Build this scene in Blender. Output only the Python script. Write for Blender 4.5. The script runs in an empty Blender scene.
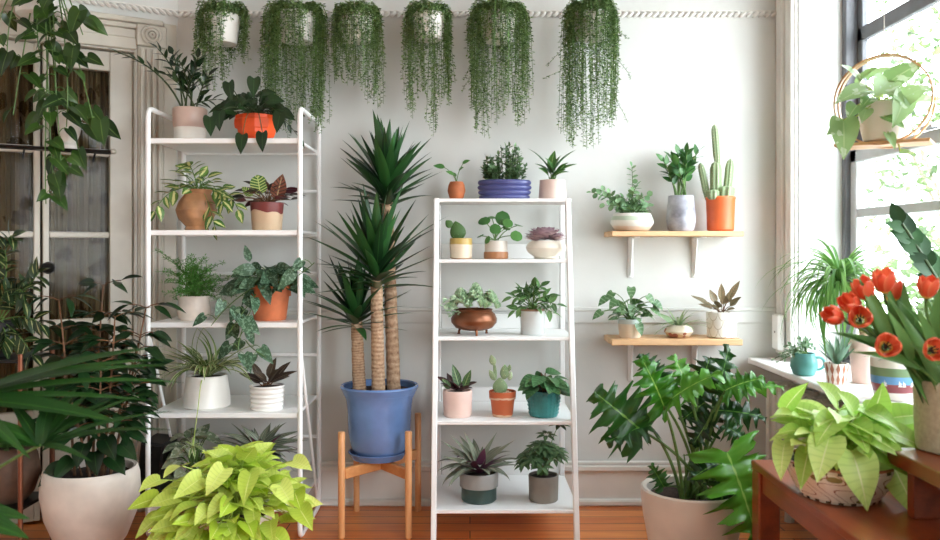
import bpy, math, random
from mathutils import Vector as V, Matrix
PI = math.pi
R = random.Random(7)
FPX = 846.0; CX = 470.0; HY = 250.0; CH = 1.069; CD = 3.56   # focal length in px, horizon, eye height, distance to back wall
COL = bpy.context.scene.collection
def sc(px, d): return (px - CX) * d / FPX
def at(px, py, d): return V((sc(px, d), d - CD, CH - (py - HY) * d / FPX))
def zat(py, d): return CH - (py - HY) * d / FPX

# ---------------------------------------------------------------- materials
def lin(c):
    o = []
    for x in c[:3]:
        x = x / 255.0
        o.append(x / 12.92 if x <= 0.04045 else ((x + 0.055) / 1.055) ** 2.4)
    return (o[0], o[1], o[2], 1.0)
MATS = {}
class NT:
    def __init__(s, name):
        s.m = bpy.data.materials.new(name); s.m.use_nodes = True
        s.t = s.m.node_tree; s.n = s.t.nodes; s.l = s.t.links
        s.b = s.n['Principled BSDF']; s.out = s.n['Material Output']
        MATS[name] = s.m
    def new(s, typ, **kw):
        x = s.n.new(typ)
        for k, v in kw.items(): setattr(x, k, v)
        return x
    def link(s, a, b): s.l.new(a, b)
    def val(s, sock, v):
        if hasattr(v, 'is_linked') or hasattr(v, 'links'): s.link(v, sock)
        else: sock.default_value = v
    def math(s, op, a, b=0.0, c=None):
        x = s.new('ShaderNodeMath', operation=op)
        s.val(x.inputs[0], a); s.val(x.inputs[1], b)
        if c is not None: s.val(x.inputs[2], c)
        return x.outputs[0]
    def mix(s, f, a, b):
        x = s.new('ShaderNodeMix', data_type='RGBA')
        s.val(x.inputs[0], f); s.val(x.inputs[6], a); s.val(x.inputs[7], b)
        return x.outputs[2]
    def noise(s, scale, detail=2.0, vec=None, rough=0.5):
        x = s.new('ShaderNodeTexNoise'); x.inputs['Scale'].default_value = scale
        x.inputs['Detail'].default_value = detail; x.inputs['Roughness'].default_value = rough
        if vec is not None: s.link(vec, x.inputs['Vector'])
        return x.outputs[0]
    def obj(s): return s.new('ShaderNodeTexCoord').outputs['Object']
    def uv(s): return s.new('ShaderNodeTexCoord').outputs['UV']
    def sepuv(s):
        x = s.new('ShaderNodeSeparateXYZ'); s.link(s.uv(), x.inputs[0]); return x.outputs[0], x.outputs[1]
    def map(s, vec, scale=(1, 1, 1), loc=(0, 0, 0), rot=(0, 0, 0)):
        x = s.new('ShaderNodeMapping'); s.link(vec, x.inputs[0])
        x.inputs['Scale'].default_value = scale; x.inputs['Location'].default_value = loc; x.inputs['Rotation'].default_value = rot
        return x.outputs[0]
    def bump(s, h, strength=0.2, dist=0.01):
        x = s.new('ShaderNodeBump'); x.inputs['Strength'].default_value = strength; x.inputs['Distance'].default_value = dist
        s.link(h, x.inputs['Height']); s.link(x.outputs[0], s.b.inputs['Normal'])
    def ramp(s, f, stops, const=False):
        x = s.new('ShaderNodeValToRGB'); e = x.color_ramp.elements
        x.color_ramp.interpolation = 'CONSTANT' if const else 'LINEAR'
        while len(e) < len(stops): e.new(0.5)
        for k, (p, c) in enumerate(stops): e[k].position = p; e[k].color = lin(c)
        s.link(f, x.inputs[0]); return x.outputs[0]
    def col(s, c): s.val(s.b.inputs['Base Color'], c if not isinstance(c, tuple) else (c if len(c) == 4 else lin(c)))
    def set(s, rough=0.5, metal=0.0, spec=0.5, coat=0.0):
        s.b.inputs['Roughness'].default_value = rough; s.b.inputs['Metallic'].default_value = metal
        s.b.inputs['Specular IOR Level'].default_value = spec; s.b.inputs['Coat Weight'].default_value = coat
        s.b.inputs['Coat Roughness'].default_value = 0.15
        return s.m

def plain(name, c, rough=0.5, var=0.08, scale=12.0, metal=0.0, coat=0.0, bump=0.0, bscale=None):
    if name in MATS: return MATS[name]
    t = NT(name); n = t.noise(scale, 3.0, t.obj())
    d = tuple(max(0, x * (1 - var * 1.6)) for x in c); e = tuple(min(255, x * (1 + var)) for x in c)
    t.col(t.ramp(n, [(0.3, d), (0.7, e)]))
    if bump: t.bump(t.noise(bscale or scale * 4, 3.0, t.obj()), bump, 0.004)
    return t.set(rough, metal, 0.5, coat)

def bands(name, stops, rough=0.4, wig=0.0, wscale=3.0, coat=0.0, var=0.06, speck=None):
    """glazed pot: constant colour bands up the height of the pot, optional wiggle of the band edges and specks"""
    t = NT(name); u, v = t.sepuv()
    if wig:
        n = t.noise(wscale, 1.0, t.obj()); v = t.math('ADD', v, t.math('MULTIPLY', t.math('SUBTRACT', n, 0.5), wig))
    c = t.ramp(v, stops, True)
    n2 = t.noise(30.0, 3.0, t.obj())
    c = t.mix(t.math('MULTIPLY', n2, var * 3), c, lin((120, 105, 90)))
    if speck:
        vo = t.new('ShaderNodeTexVoronoi'); vo.inputs['Scale'].default_value = speck[1]; t.link(t.obj(), vo.inputs['Vector'])
        c = t.mix(t.math('LESS_THAN', vo.outputs['Distance'], speck[2]), c, lin(speck[0]))
    t.col(c)
    return t.set(rough, 0, 0.5, coat)

def leafmat(name, c1, c2, vein=None, vw=0.1, pat=None, pc=None, amt=0.5, freq=40.0, slant=9.0, rough=0.4, trans=0.15, back=None, nscale=25.0):
    t = NT(name)
    a = t.new('ShaderNodeAttribute'); a.attribute_name = 'rnd'; rnd = a.outputs['Fac']
    u, v = t.sepuv()
    ax = t.math('MULTIPLY', t.math('ABSOLUTE', t.math('SUBTRACT', u, 0.5)), 2.0)
    c = t.mix(rnd, lin(c1), lin(c2))
    if pat:
        n = t.noise(nscale, 2.0, t.obj())
        if pat == 'edge': f = t.math('GREATER_THAN', t.math('ADD', ax, t.math('MULTIPLY', t.math('SUBTRACT', n, .5), 0.9)), amt)
        elif pat == 'center': f = t.math('LESS_THAN', t.math('ADD', ax, t.math('MULTIPLY', t.math('SUBTRACT', n, .5), 0.7)), amt)
        elif pat == 'splotch': f = t.math('GREATER_THAN', n, amt)
        elif pat == 'chevron':
            w = t.math('SINE', t.math('SUBTRACT', t.math('MULTIPLY', v, freq), t.math('MULTIPLY', ax, slant)))
            f = t.math('GREATER_THAN', t.math('ADD', w, t.math('MULTIPLY', t.math('SUBTRACT', n, .5), 0.8)), amt)
        elif pat == 'long':
            f = t.math('GREATER_THAN', t.math('SINE', t.math('MULTIPLY', u, freq)), amt)
        elif pat == 'rays':
            w = t.math('SINE', t.math('SUBTRACT', t.math('MULTIPLY', v, freq), t.math('MULTIPLY', ax, slant)))
            f = t.math('MULTIPLY', t.math('POWER', t.math('MAXIMUM', w, 0.0), 3.0), amt)
        elif pat == 'tip': f = t.math('SMOOTH_MAX', t.math('MULTIPLY', t.math('SUBTRACT', v, amt), 3.0), 0.0, 0.1)
        c = t.mix(f, c, lin(pc))
    if vein: c = t.mix(t.math('LESS_THAN', ax, vw), c, lin(vein))
    if back:
        g = t.new('ShaderNodeNewGeometry'); c = t.mix(g.outputs['Backfacing'], c, lin(back))
    t.col(c); t.set(rough, 0, 0.45)
    if trans:
        tr = t.new('ShaderNodeBsdfTranslucent'); t.link(c, tr.inputs['Color'])
        mx = t.new('ShaderNodeMixShader'); mx.inputs[0].default_value = trans
        t.link(t.b.outputs[0], mx.inputs[1]); t.link(tr.outputs[0], mx.inputs[2]); t.link(mx.outputs[0], t.out.inputs['Surface'])
    return t.m

def woodmat(name, c1, c2, axis='X', scale=9.0, rough=0.4, coat=0.0):
    t = NT(name); s = {'X': (0.12, 1, 1), 'Y': (1, 0.12, 1), 'Z': (1, 1, 0.12)}[axis]
    v = t.map(t.obj(), s)
    n = t.noise(scale * 4, 5.0, v, 0.65); n2 = t.noise(scale * 0.8, 2.0, v)
    f = t.math('ADD', t.math('MULTIPLY', n, 0.6), t.math('MULTIPLY', n2, 0.4))
    t.col(t.ramp(f, [(0.36, c1), (0.64, c2)])); t.bump(n, 0.08, 0.002)
    return t.set(rough, 0, 0.5, coat)

# ---------------------------------------------------------------- mesh builder
class MB:
    def __init__(s): s.v = []; s.f = []; s.uv = []; s.r = []
    def add(s, vs, fs, uvs=None, rnd=0.5):
        o = len(s.v); s.v.extend(vs); s.f.extend([tuple(i + o for i in f) for f in fs])
        s.uv.extend(uvs if uvs else [(0.5, 0.5)] * len(vs)); s.r.extend([rnd] * len(vs))
    def build(s, name, mat, parent=None, scale=1.0, loc=None, smooth=True, sharp=38):
        me = bpy.data.meshes.new(name)
        me.from_pydata([tuple(c * scale for c in v) for v in s.v], [], s.f)
        uvl = me.uv_layers.new(name='UVMap'); li = [0] * len(me.loops); me.loops.foreach_get('vertex_index', li)
        flat = []
        for i in li: flat.extend(s.uv[i])
        uvl.data.foreach_set('uv', flat)
        at_ = me.attributes.new('rnd', 'FLOAT', 'POINT'); at_.data.foreach_set('value', s.r)
        if smooth:
            me.polygons.foreach_set('use_smooth', [True] * len(me.polygons))
            if sharp: me.set_sharp_from_angle(angle=math.radians(sharp))
        me.materials.append(mat); me.validate()
        o = bpy.data.objects.new(name, me); COL.objects.link(o)
        if parent: o.parent = parent
        if loc is not None: o.location = loc
        return o

def tag(o, label=None, cat=None, group=None, kind=None):
    if label: o['label'] = label
    if cat: o['category'] = cat
    if group: o['group'] = group
    if kind: o['kind'] = kind
    return o
def thing(name, label, cat, loc=(0, 0, 0), group=None, rotz=0.0):
    o = bpy.data.objects.new(name, None); COL.objects.link(o); o.location = loc; o.rotation_euler = (0, 0, rotz)
    o.empty_display_size = 0.05
    return tag(o, label, cat, group)
def struct(name, mb, mat, **kw):
    o = mb.build(name, mat, **kw); o['kind'] = 'structure'; return o

def box(mb, c, s, bev=0.0, M=None):
    """box centred at c with size s, optional small chamfer"""
    hx, hy, hz = s[0] / 2, s[1] / 2, s[2] / 2
    b = min(bev, hx * .45, hy * .45, hz * .45)
    vs = []; fs = []
    if b <= 0:
        for x in (-hx, hx):
            for y in (-hy, hy):
                for z in (-hz, hz): vs.append(V((x, y, z)))
        fs = [(0, 1, 3, 2), (4, 6, 7, 5), (0, 4, 5, 1), (2, 3, 7, 6), (0, 2, 6, 4), (1, 5, 7, 3)]
    else:
        idx = {}
        for sx in (-1, 1):
            for sy in (-1, 1):
                for sz in (-1, 1):
                    for a in range(3):
                        p = [sx * (hx - b), sy * (hy - b), sz * (hz - b)]
                        p[a] = (sx * hx, sy * hy, sz * hz)[a]
                        idx[(sx, sy, sz, a)] = len(vs); vs.append(V(p))
        def q(a, sgn):
            o = [k for k in range(3) if k != a]; r = []
            for s1, s2 in ((-1, -1), (1, -1), (1, 1), (-1, 1)):
                k = [0, 0, 0]; k[a] = sgn; k[o[0]] = s1; k[o[1]] = s2; r.append(idx[(k[0], k[1], k[2], a)])
            return tuple(r if (sgn > 0) == (a != 1) else r[::-1])
        for a in range(3):
            for sgn in (-1, 1): fs.append(q(a, sgn))
        for a in range(3):
            o = [k for k in range(3) if k != a]
            for s1 in (-1, 1):
                for s2 in (-1, 1):
                    def key(z, ax):
                        k = [0, 0, 0]; k[a] = z; k[o[0]] = s1; k[o[1]] = s2; return idx[(k[0], k[1], k[2], ax)]
                    fs.append((key(-1, o[0]), key(1, o[0]), key(1, o[1]), key(-1, o[1])))
        for sx in (-1, 1):
            for sy in (-1, 1):
                for sz in (-1, 1): fs.append(tuple(idx[(sx, sy, sz, a)] for a in range(3)))
    c = V(c)
    vs = [((M @ v) if M else v) + c for v in vs]
    mb.add(vs, fs)

def tube(mb, pts, r0, r1=None, seg=6, rnd=0.5, caps=True, rf=None):
    pts = [V(p) for p in pts]; r1 = r0 if r1 is None else r1; n = len(pts); vs = []; uv = []; fs = []
    t = (pts[1] - pts[0]).normalized(); a = V((0, 0, 1)) if abs(t.z) < .9 else V((1, 0, 0))
    u = t.cross(a).normalized(); L = 0
    for i, p in enumerate(pts):
        if i: L += (p - pts[i - 1]).length
        t = (pts[min(i + 1, n - 1)] - pts[max(i - 1, 0)])
        if t.length < 1e-9: t = V((0, 0, 1))
        t.normalize(); u = (u - t * u.dot(t))
        if u.length < 1e-6: u = t.orthogonal()
        u.normalize(); w = t.cross(u); k = i / (n - 1); r = r0 + (r1 - r0) * k
        if rf: r *= rf(k)
        for j in range(seg):
            an = 2 * PI * j / seg; vs.append(p + (u * math.cos(an) + w * math.sin(an)) * r); uv.append((j / seg, k))
    for i in range(n - 1):
        for j in range(seg):
            j2 = (j + 1) % seg; fs.append((i * seg + j, i * seg + j2, (i + 1) * seg + j2, (i + 1) * seg + j))
    if caps: fs.append(tuple(range(seg))[::-1]); fs.append(tuple((n - 1) * seg + j for j in range(seg)))
    mb.add(vs, fs, uv, rnd)

def lathe(mb, prof, seg=32, c=(0, 0, 0), fn=None, sx=1.0, sy=1.0, zmax=None, cap=True):
    """surface of revolution; prof = [(r, z)...]; fn(theta, z/zmax) scales the radius"""
    zm = zmax or max(z for _, z in prof) or 1.0; vs = []; uv = []; fs = []
    n = len(prof); c = V(c)
    for i, (r, z) in enumerate(prof):
        for j in range(seg):
            an = 2 * PI * j / seg; k = fn(an, z / zm) if fn else 1.0
            vs.append(c + V((math.cos(an) * r * k * sx, math.sin(an) * r * k * sy, z))); uv.append((j / seg, z / zm))
    for i in range(n - 1):
        for j in range(seg):
            j2 = (j + 1) % seg; fs.append((i * seg + j, i * seg + j2, (i + 1) * seg + j2, (i + 1) * seg + j))
    if cap:
        fs.append(tuple(range(seg))[::-1]); fs.append(tuple((n - 1) * seg + j for j in range(seg)))
    mb.add(vs, fs, uv)

def bez(p0, p1, p2, n=7, p3=None):
    o = []
    for i in range(n):
        t = i / (n - 1)
        if p3 is None: o.append(V(p0) * (1 - t) ** 2 + V(p1) * 2 * t * (1 - t) + V(p2) * t * t)
        else: o.append(V(p0) * (1 - t) ** 3 + V(p1) * 3 * t * (1 - t) ** 2 + V(p2) * 3 * t * t * (1 - t) + V(p3) * t ** 3)
    return o
def arch(p0, p2, up=0.5, n=7):
    p0 = V(p0); p2 = V(p2); m = p0 * .5 + p2 * .5; L = (p2 - p0).length
    return bez(p0, m + V((-(p2.x - p0.x) * .25, -(p2.y - p0.y) * .25, up * L)), p2, n)

# ---------------------------------------------------------------- leaves
def S_ovate(t): return math.sin(PI * t ** .72) ** .9 if 0 < t < 1 else 0.0
def S_heart(t): return max(0.0, (1 - t ** 1.5)) ** .75 * (.62 + .42 * math.sin(PI * min(1, t * 1.6 + .1)))
def S_lance(t): return math.sin(PI * t ** .6) ** 1.15 if 0 < t < 1 else 0.0
def S_strap(t): return min(1.0, .55 + 1.2 * t) * (1 - t ** 3)
def S_sword(t): return min(1.0, .5 + 1.6 * t) * (1 - t ** 2.0) ** .9
HX = [(0, .03, .0), (.08, .24, -.115), (.18, .40, -.10), (.3, .49, .04), (.42, .5, .2), (.56, .44, .40), (.7, .325, .60), (.84, .165, .80), (.93, .06, .925), (1, .0, 1.0)]
def heart_edge(t):
    for (a, x0, y0), (b, x1, y1) in zip(HX, HX[1:]):
        if a <= t <= b:
            k = (t - a) / (b - a); return x0 + (x1 - x0) * k, y0 + (y1 - y0) * k
    return 0.0, 1.0
def S_round(t): return math.sqrt(max(0.0, 1 - (2 * t - 1) ** 2))
def S_spoon(t): return math.sin(PI * t ** 1.45) ** .8 if 0 < t < 1 else 0.0
SH = dict(ovate=S_ovate, heart=S_heart, lance=S_lance, strap=S_strap, sword=S_sword, round=S_round, spoon=S_spoon)

def leaf(mb, p, d, n, L, W, shape='ovate', bend=.5, fold=.2, ns=6, nc=1, lobe=0.0, wave=0.0, rnd=None, thick=0.0, sway=0.0):
    p = V(p); d = V(d).normalized(); n = V(n); n = n - d * n.dot(d)
    if n.length < 1e-5: n = d.orthogonal()
    n.normalize(); s = d.cross(n); f = SH[shape] if isinstance(shape, str) else shape
    rnd = R.random() if rnd is None else rnd; vs = []; uv = []; fs = []; w2 = 2 * nc + 1; q = V(p)
    ph = R.random() * 6.28; hrt = shape == 'heart'
    if hrt: ns = max(ns + 3, 9); w2 = 2 * nc + 1
    for i in range(ns + 1):
        t = i / ns; a = bend * t; di = d * math.cos(a) - n * math.sin(a); ni = n * math.cos(a) + d * math.sin(a)
        if sway: di = (di + s * math.sin(sway * t)).normalized()
        if i: q = q + di * (L / ns)
        w = max(f(t), 0.02) * W / 2
        if hrt: hx_, hy_ = heart_edge(t); w = max(hx_, .01) * W; hb = (hy_ - t) * L * (lobe / .16 if 0 < lobe < .16 else 1)
        for j in range(-nc, nc + 1):
            x = j / nc
            z = fold * abs(x) * w + wave * W * math.sin(t * 11 + ph + x) * abs(x) ** 1.5
            b = hb * abs(x) ** 1.3 if hrt else 0.0
            vs.append(q + s * (x * w) + ni * z + di * b); uv.append((.5 + .5 * x, t))
    for i in range(ns):
        for j in range(w2 - 1):
            a = i * w2 + j; fs.append((a, a + 1, a + w2 + 1, a + w2))
    mb.add(vs, fs, uv, rnd)
def tiny(mb, p, d, n, L, W, rnd=None):
    d = d.normalized(); n = n - d * n.dot(d)
    if n.length < 1e-5: n = d.orthogonal()
    n.normalize(); s = d.cross(n); m = p + d * L * .5 + n * W * .2
    mb.add([p, m + s * W * .5, p + d * L, m - s * W * .5, p + d * L * .5 - n * W * .1], [(0, 4, 1), (4, 2, 1), (0, 3, 4), (4, 3, 2)],
           [(.5, 0), (1, .5), (.5, 1), (0, .5), (.5, .5)], R.random() if rnd is None else rnd)
def upn(d, j=.35, light=(.15, -.3, 1.0)):
    n = V(light) + V((R.gauss(0, j), R.gauss(0, j), R.gauss(0, j))); n = n - d * n.dot(d)
    return n.normalized() if n.length > 1e-4 else d.orthogonal()
def dirv(az, el): return V((math.cos(az) * math.cos(el), math.sin(az) * math.cos(el), math.sin(el)))
def along(mb, pts, n, L, W, shape='ovate', ang=.8, t0=.2, t1=1.0, flip=True, size=None, plane=None, tip=True, face=None, **kw):
    """leaves set alternately along a stem"""
    m = len(pts) - 1
    for i in range(n):
        t = t0 + (t1 - t0) * i / max(1, n - 1); x = t * m; k = min(int(x), m - 1); p = pts[k].lerp(pts[k + 1], x - k)
        tg = (pts[k + 1] - pts[k]).normalized()
        if plane is not None: sd = tg.cross(V(plane))
        else: sd = tg.cross(V((R.gauss(0, 1), R.gauss(0, 1), R.gauss(0, 1))))
        if sd.length < 1e-4: sd = tg.orthogonal()
        sd.normalize()
        if i % 2: sd = -sd
        a = ang * R.uniform(.8, 1.2) * (.25 if tip and i == n - 1 else 1)
        d = tg * math.cos(a) + sd * math.sin(a); g = size(t) if size else 1.0; g *= R.uniform(.85, 1.1)
        leaf(mb, p, d, upn(d) if face is None else upn(d, .25, face), L * g, W * g, shape, **kw)

# ---------------------------------------------------------------- potted plants, drawn in photo pixels at the plant's own depth
POT_TERRA = POT_WHITE = SOIL = None
class Plant:
    def __init__(s, name, label, px, d, Z, group=None, cat='potted plant'):
        s.s = d / FPX; s.px = px; s.d = d; s.Z = Z
        s.base = HY + (CH - Z) / s.s
        s.root = thing(name, label, cat, (sc(px, d), d - CD, Z), group)
        s.leafmb = MB(); s.stem = MB()
    def z(s, py): return s.base - py
    def P(s, px, py, dy=0.0): return V((px - s.px, dy, s.base - py))
    def put(s, mb, name, mat, parent=None, label=None, **kw):
        o = mb.build(name, mat, parent or s.root, s.s, **kw)
        if label: o['label'] = label
        return o
    def pot(s, ytop, rt, rb, mat, prof=None, name='pot', th=None, depth=None, seg=40, fn=None, sx=1., sy=1., soil=True, sharp=38, rim=None, smooth=True, foot=0.0):
        h = s.z(ytop); th = th or max(1.0, rt * .09); depth = depth or min(h * .5, 3.0)
        if prof is None: prof = [(rb * .94, 0), (rb, h * .04), (rt, h)]
        else: prof = [(r, z * h) for r, z in prof]
        if rim: # projecting rim band of a terracotta pot
            k = rim; prof = prof[:-1] + [(rb + (rt - rb) * (1 - k) * .9, h * (1 - k)), (rt, h * (1 - k) + .1), (rt * 1.02, h)]
        # refine the straight runs so that fn() can shape them
        if fn:
            p2 = []
            for (r0, z0), (r1, z1) in zip(prof, prof[1:]):
                m = max(1, int(abs(z1 - z0) / h * 24))
                for i in range(m): p2.append((r0 + (r1 - r0) * i / m, z0 + (z1 - z0) * i / m))
            prof = p2 + [prof[-1]]
        rr = prof[-1][0]
        inner = [(rr - th * .3, h + th * .25), (rr - th, h), (rr - th, h - depth)]
        mb = MB(); lathe(mb, prof + inner, seg, (0, 0, foot), fn, sx, sy, zmax=h)
        o = s.put(mb, name, mat, sharp=sharp, smooth=smooth)
        if soil:
            mb = MB(); zz = h - depth * .75
            lathe(mb, [(rr - th * 1.1, zz), (rr * .6, zz + .4), (rr * .2, zz + .8), (.05, zz + .8)], 18, (0, 0, 0), lambda a, v: 1 + .02 * math.sin(a * 7), sx, sy)
            s.put(mb, 'soil', SOIL)
        s.top = h; s.rt = rr - th
        return o
    def fin(s, lm, sm=None, leafname='foliage', stemname='stems', sharp=0):
        if s.stem.v and sm: s.put(s.stem, stemname, sm)
        if s.leafmb.v: s.put(s.leafmb, leafname, lm, sharp=sharp)
    # -- growth habits
    def stems(s, tips, r=.8, up=.3, base=None, spread=.4, n=8, r1=None):
        out = []
        for p in tips:
            b = base or V((R.uniform(-1, 1) * s.rt * spread, R.uniform(-1, 1) * s.rt * spread, s.top - 1.5))
            pts = arch(b, p, up, n); tube(s.stem, pts, r, (r * .5 if r1 is None else r1), 5); out.append(pts)
        return out
    def dome(s, n, rx, h, L, W, shape='ovate', phi=1.5, z0=None, cx=0., ry=None, stem=.5, el=0.15, bend=.6, up=.15, jit=.2, power=.7, face=None, **kw):
        """leaves on petioles over a dome rx wide and h high above the pot rim"""
        z0 = s.top if z0 is None else z0; ry = ry or rx
        for i in range(n):
            az = i * 2.39996 + R.uniform(-.4, .4); ph = phi * ((i + .5) / n) ** power
            k = R.uniform(1 - jit, 1 + jit * .5)
            p = V((cx + math.cos(az) * math.sin(ph) * rx * k, math.sin(az) * math.sin(ph) * ry * k, z0 + math.cos(ph) * h * k))
            b = V((math.cos(az) * s.rt * .3 * R.random(), math.sin(az) * s.rt * .3 * R.random(), s.top - 1))
            pts = arch(b, p, up, 6)
            if stem: tube(s.stem, pts, stem, stem * .7, 4, caps=False)
            d = V((math.cos(az), math.sin(az), 0)) * (.35 + math.sin(ph)) + V((0, 0, el + .25 * math.cos(ph))); d += V((R.gauss(0, .25), R.gauss(0, .25), R.gauss(0, .2)))
            d.normalize(); g = R.uniform(.75, 1.1)
            leaf(s.leafmb, p, d, upn(d, .3, face or (.15, -.3, 1.0)), L * g, W * g, shape, bend=bend * R.uniform(.5, 1.4), **kw)
    def rosette(s, n, L, W, shape='sword', e0=1.45, e1=.1, bend=.8, c=None, r=1.0, ljit=.2, mb=None, short=.6, **kw):
        c = c or V((0, 0, s.top - 1)); mb = mb or s.leafmb
        for i in range(n):
            t = i / max(1, n - 1); az = i * 2.39996 + R.uniform(-.3, .3); e = e0 + (e1 - e0) * t + R.uniform(-.15, .15)
            d = dirv(az, e); nn = dirv(az, e + PI / 2) if e < 1.5 else dirv(az, PI)
            g = (short + (1 - short) * min(1, t * 1.8)) * R.uniform(1 - ljit, 1 + ljit * .4)
            leaf(mb, c + V((math.cos(az), math.sin(az), 0)) * r, d, nn, L * g, W * R.uniform(.85, 1.1) * (.7 + .3 * g), shape, bend=bend * R.uniform(.4, 1.5), **kw)
    def vine(s, pts, n, L, W, shape='heart', r=.5, hang=.9, **kw):
        """trailing stem with hanging leaves on petioles"""
        tube(s.stem, pts, r, r * .7, 5); m = len(pts) - 1
        for i in range(n):
            t = (i + R.random() * .7) / n; x = t * m; k = min(int(x), m - 1); p = pts[k].lerp(pts[k + 1], x - k)
            az = R.uniform(0, 2 * PI); o = V((math.cos(az), math.sin(az) * .7 - .3, R.uniform(-.2, .5))) * L * .5
            q = p + o; tube(s.stem, bez(p, p + o * .5 + V((0, 0, L * .25)), q, 4), r * .6, r * .5, 4, caps=False)
            d = V((o.x / L, o.y / L, -hang * R.uniform(.5, 1.3))).normalized(); g = R.uniform(.7, 1.1)
            leaf(s.leafmb, q, d, upn(d, .3, (.3, -.8, .5)), L * g, W * g, shape, **kw)
SKY = 14.0; EXPO = 0.3
# ---------------------------------------------------------------- material palette
SOIL = plain('soil_dark', (48, 33, 24), .95, .4, 90, bump=.8)
WALL = plain('white_plaster', (214, 215, 211), .62, .018, 3, bump=.12, bscale=40)
TRIM = plain('white_gloss_paint', (224, 222, 216), .38, .02, 5, bump=.05, bscale=30)
DOORP = plain('cream_door_paint', (200, 194, 180), .4, .04, 6, bump=.06, bscale=30)
CEIL = plain('ceiling_paint', (222, 221, 217), .8, .02, 2)
METALW = plain('white_powder_coat', (244, 244, 242), .4, .01, 5)
LADW = plain('white_lacquer', (240, 240, 238), .42, .01, 5)
CORD = plain('pale_cord', (200, 196, 186), .8)
BLACKP = plain('black_plastic', (22, 22, 24), .5)
STEEL = plain('brushed_steel', (170, 170, 172), .3, .03, 30, metal=1.0)
DARKM = plain('dark_metal', (40, 38, 36), .4, metal=.7)
SASH = plain('grey_window_paint', (186, 187, 188), .45, .03)
JAMB = plain('dark_grey_window_track', (104, 106, 110), .5, .05)
RADP = plain('radiator_cream_paint', (205, 200, 188), .45, .03)
STEMG = plain('green_stem', (88, 122, 56), .5, .12, 60)
STEMD = plain('dark_green_stem', (56, 74, 38), .5, .15, 60)
STEML = plain('lime_stem', (168, 188, 88), .5, .08, 60)
STEMB = plain('brown_stem', (106, 74, 48), .7, .2, 60)
WOODL = woodmat('pale_pine', (204, 158, 112), (228, 190, 146), 'X', 10, .5)
WOODZ = woodmat('warm_bamboo', (206, 140, 86), (230, 172, 118), 'Z', 8, .45)
WOODX = woodmat('warm_bamboo_rail', (206, 138, 82), (228, 166, 108), 'X', 8, .45)
WOODR = woodmat('red_brown_bench_wood', (112, 46, 20), (156, 74, 36), 'Y', 6, .3, .25)
HOOPW = woodmat('bent_birch', (196, 146, 96), (220, 176, 128), 'X', 8, .5)

# ---------------------------------------------------------------- floor
t = NT('oiled_pine_floor'); o = t.obj()
br = t.new('ShaderNodeTexBrick'); t.link(o, br.inputs['Vector'])
br.inputs['Scale'].default_value = 1.0; br.inputs['Brick Width'].default_value = 1.9; br.inputs['Row Height'].default_value = .085
br.inputs['Mortar Size'].default_value = .0022; br.inputs['Mortar Smooth'].default_value = .2; br.inputs['Bias'].default_value = 0
br.inputs['Color1'].default_value = (0, 0, 0, 1); br.inputs['Color2'].default_value = (1, 1, 1, 1); br.inputs['Mortar'].default_value = (.5, .5, .5, 1); br.offset = .37
n = t.noise(26, 6, t.map(o, (.1, 1.2, 1)), .65); n2 = t.noise(3, 2, t.map(o, (.3, 1, 1)))
f = t.math('ADD', t.math('MULTIPLY', n, .55), t.math('ADD', t.math('MULTIPLY', n2, .25), t.math('MULTIPLY', br.outputs['Color'], .22)))
c = t.ramp(f, [(.3, (146, 70, 26)), (.5, (206, 112, 48)), (.72, (230, 150, 78))])
c = t.mix(br.outputs['Fac'], c, lin((38, 20, 12)))
t.col(c); t.bump(t.math('SUBTRACT', t.math('MULTIPLY', n, .2), br.outputs['Fac']), .3, .003); t.set(.32, 0, .5, .15)
FLOOR = MATS['oiled_pine_floor']

XR = 1.31       # right wall
XW = 1.51       # window plane
XL = -2.55
YB = -6.2       # wall behind the camera
HC = 2.62
def quadbox(x0, x1, y0, y1, z0, z1, mb=None, bev=0.0):
    mb = mb or MB(); box(mb, ((x0 + x1) / 2, (y0 + y1) / 2, (z0 + z1) / 2), (x1 - x0, y1 - y0, z1 - z0), bev); return mb
struct('floor', quadbox(-2.8, 1.56, YB - .1, .12, -.06, 0), FLOOR)
struct('ceiling', quadbox(-2.8, 1.56, YB - .1, .12, HC, HC + .06), CEIL)
OX = sc(178, CD)                       # the back wall turns into the splayed left wall here
struct('wall_back', quadbox(OX - .1, 1.56, 0, .12, 0, HC), WALL)
TH = math.radians(32); U = V((-math.cos(TH), -math.sin(TH), 0)); N = V((math.sin(TH), -math.cos(TH), 0)); ORI = V((OX, 0, 0))
ML = Matrix((( U.x, -N.x, 0), (U.y, -N.y, 0), (0, 0, 1)))   # local x along the splayed wall, local y into the wall
def tl(px): q = (CX - px) / FPX; return (q * CD + OX) / (math.cos(TH) + math.sin(TH) * q)
def dl(px): return CD - math.sin(TH) * tl(px)
def zl(px, py): return zat(py, dl(px))
def sbox(mb, t0, t1, y0, y1, z0, z1, bev=0.0):
    c = ML @ V(((t0 + t1) / 2, (y0 + y1) / 2, (z0 + z1) / 2)) + ORI
    box(mb, c, (t1 - t0, y1 - y0, z1 - z0), bev, ML)
    return mb
TJ = tl(136); TE = (XL - OX) / U.x; DW = tl(43) - tl(136)     # door jamb edge, end of splayed wall, leaf width
DH = zl(113, 48)                                     # head of the doorway
t2 = TJ + 2 * DW
mb = MB(); sbox(mb, -.02, TJ, 0, .12, 0, HC); sbox(mb, TJ, t2, 0, .12, DH, HC); sbox(mb, t2, TE, 0, .12, 0, HC)
struct('wall_left', mb, WALL)
pe = ORI + U * TE
struct('wall_side', quadbox(XL - .12, XL, YB, pe.y + .02, 0, HC), WALL)
struct('wall_front', quadbox(XL, XR, YB - .12, YB, 0, HC), WALL)
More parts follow.
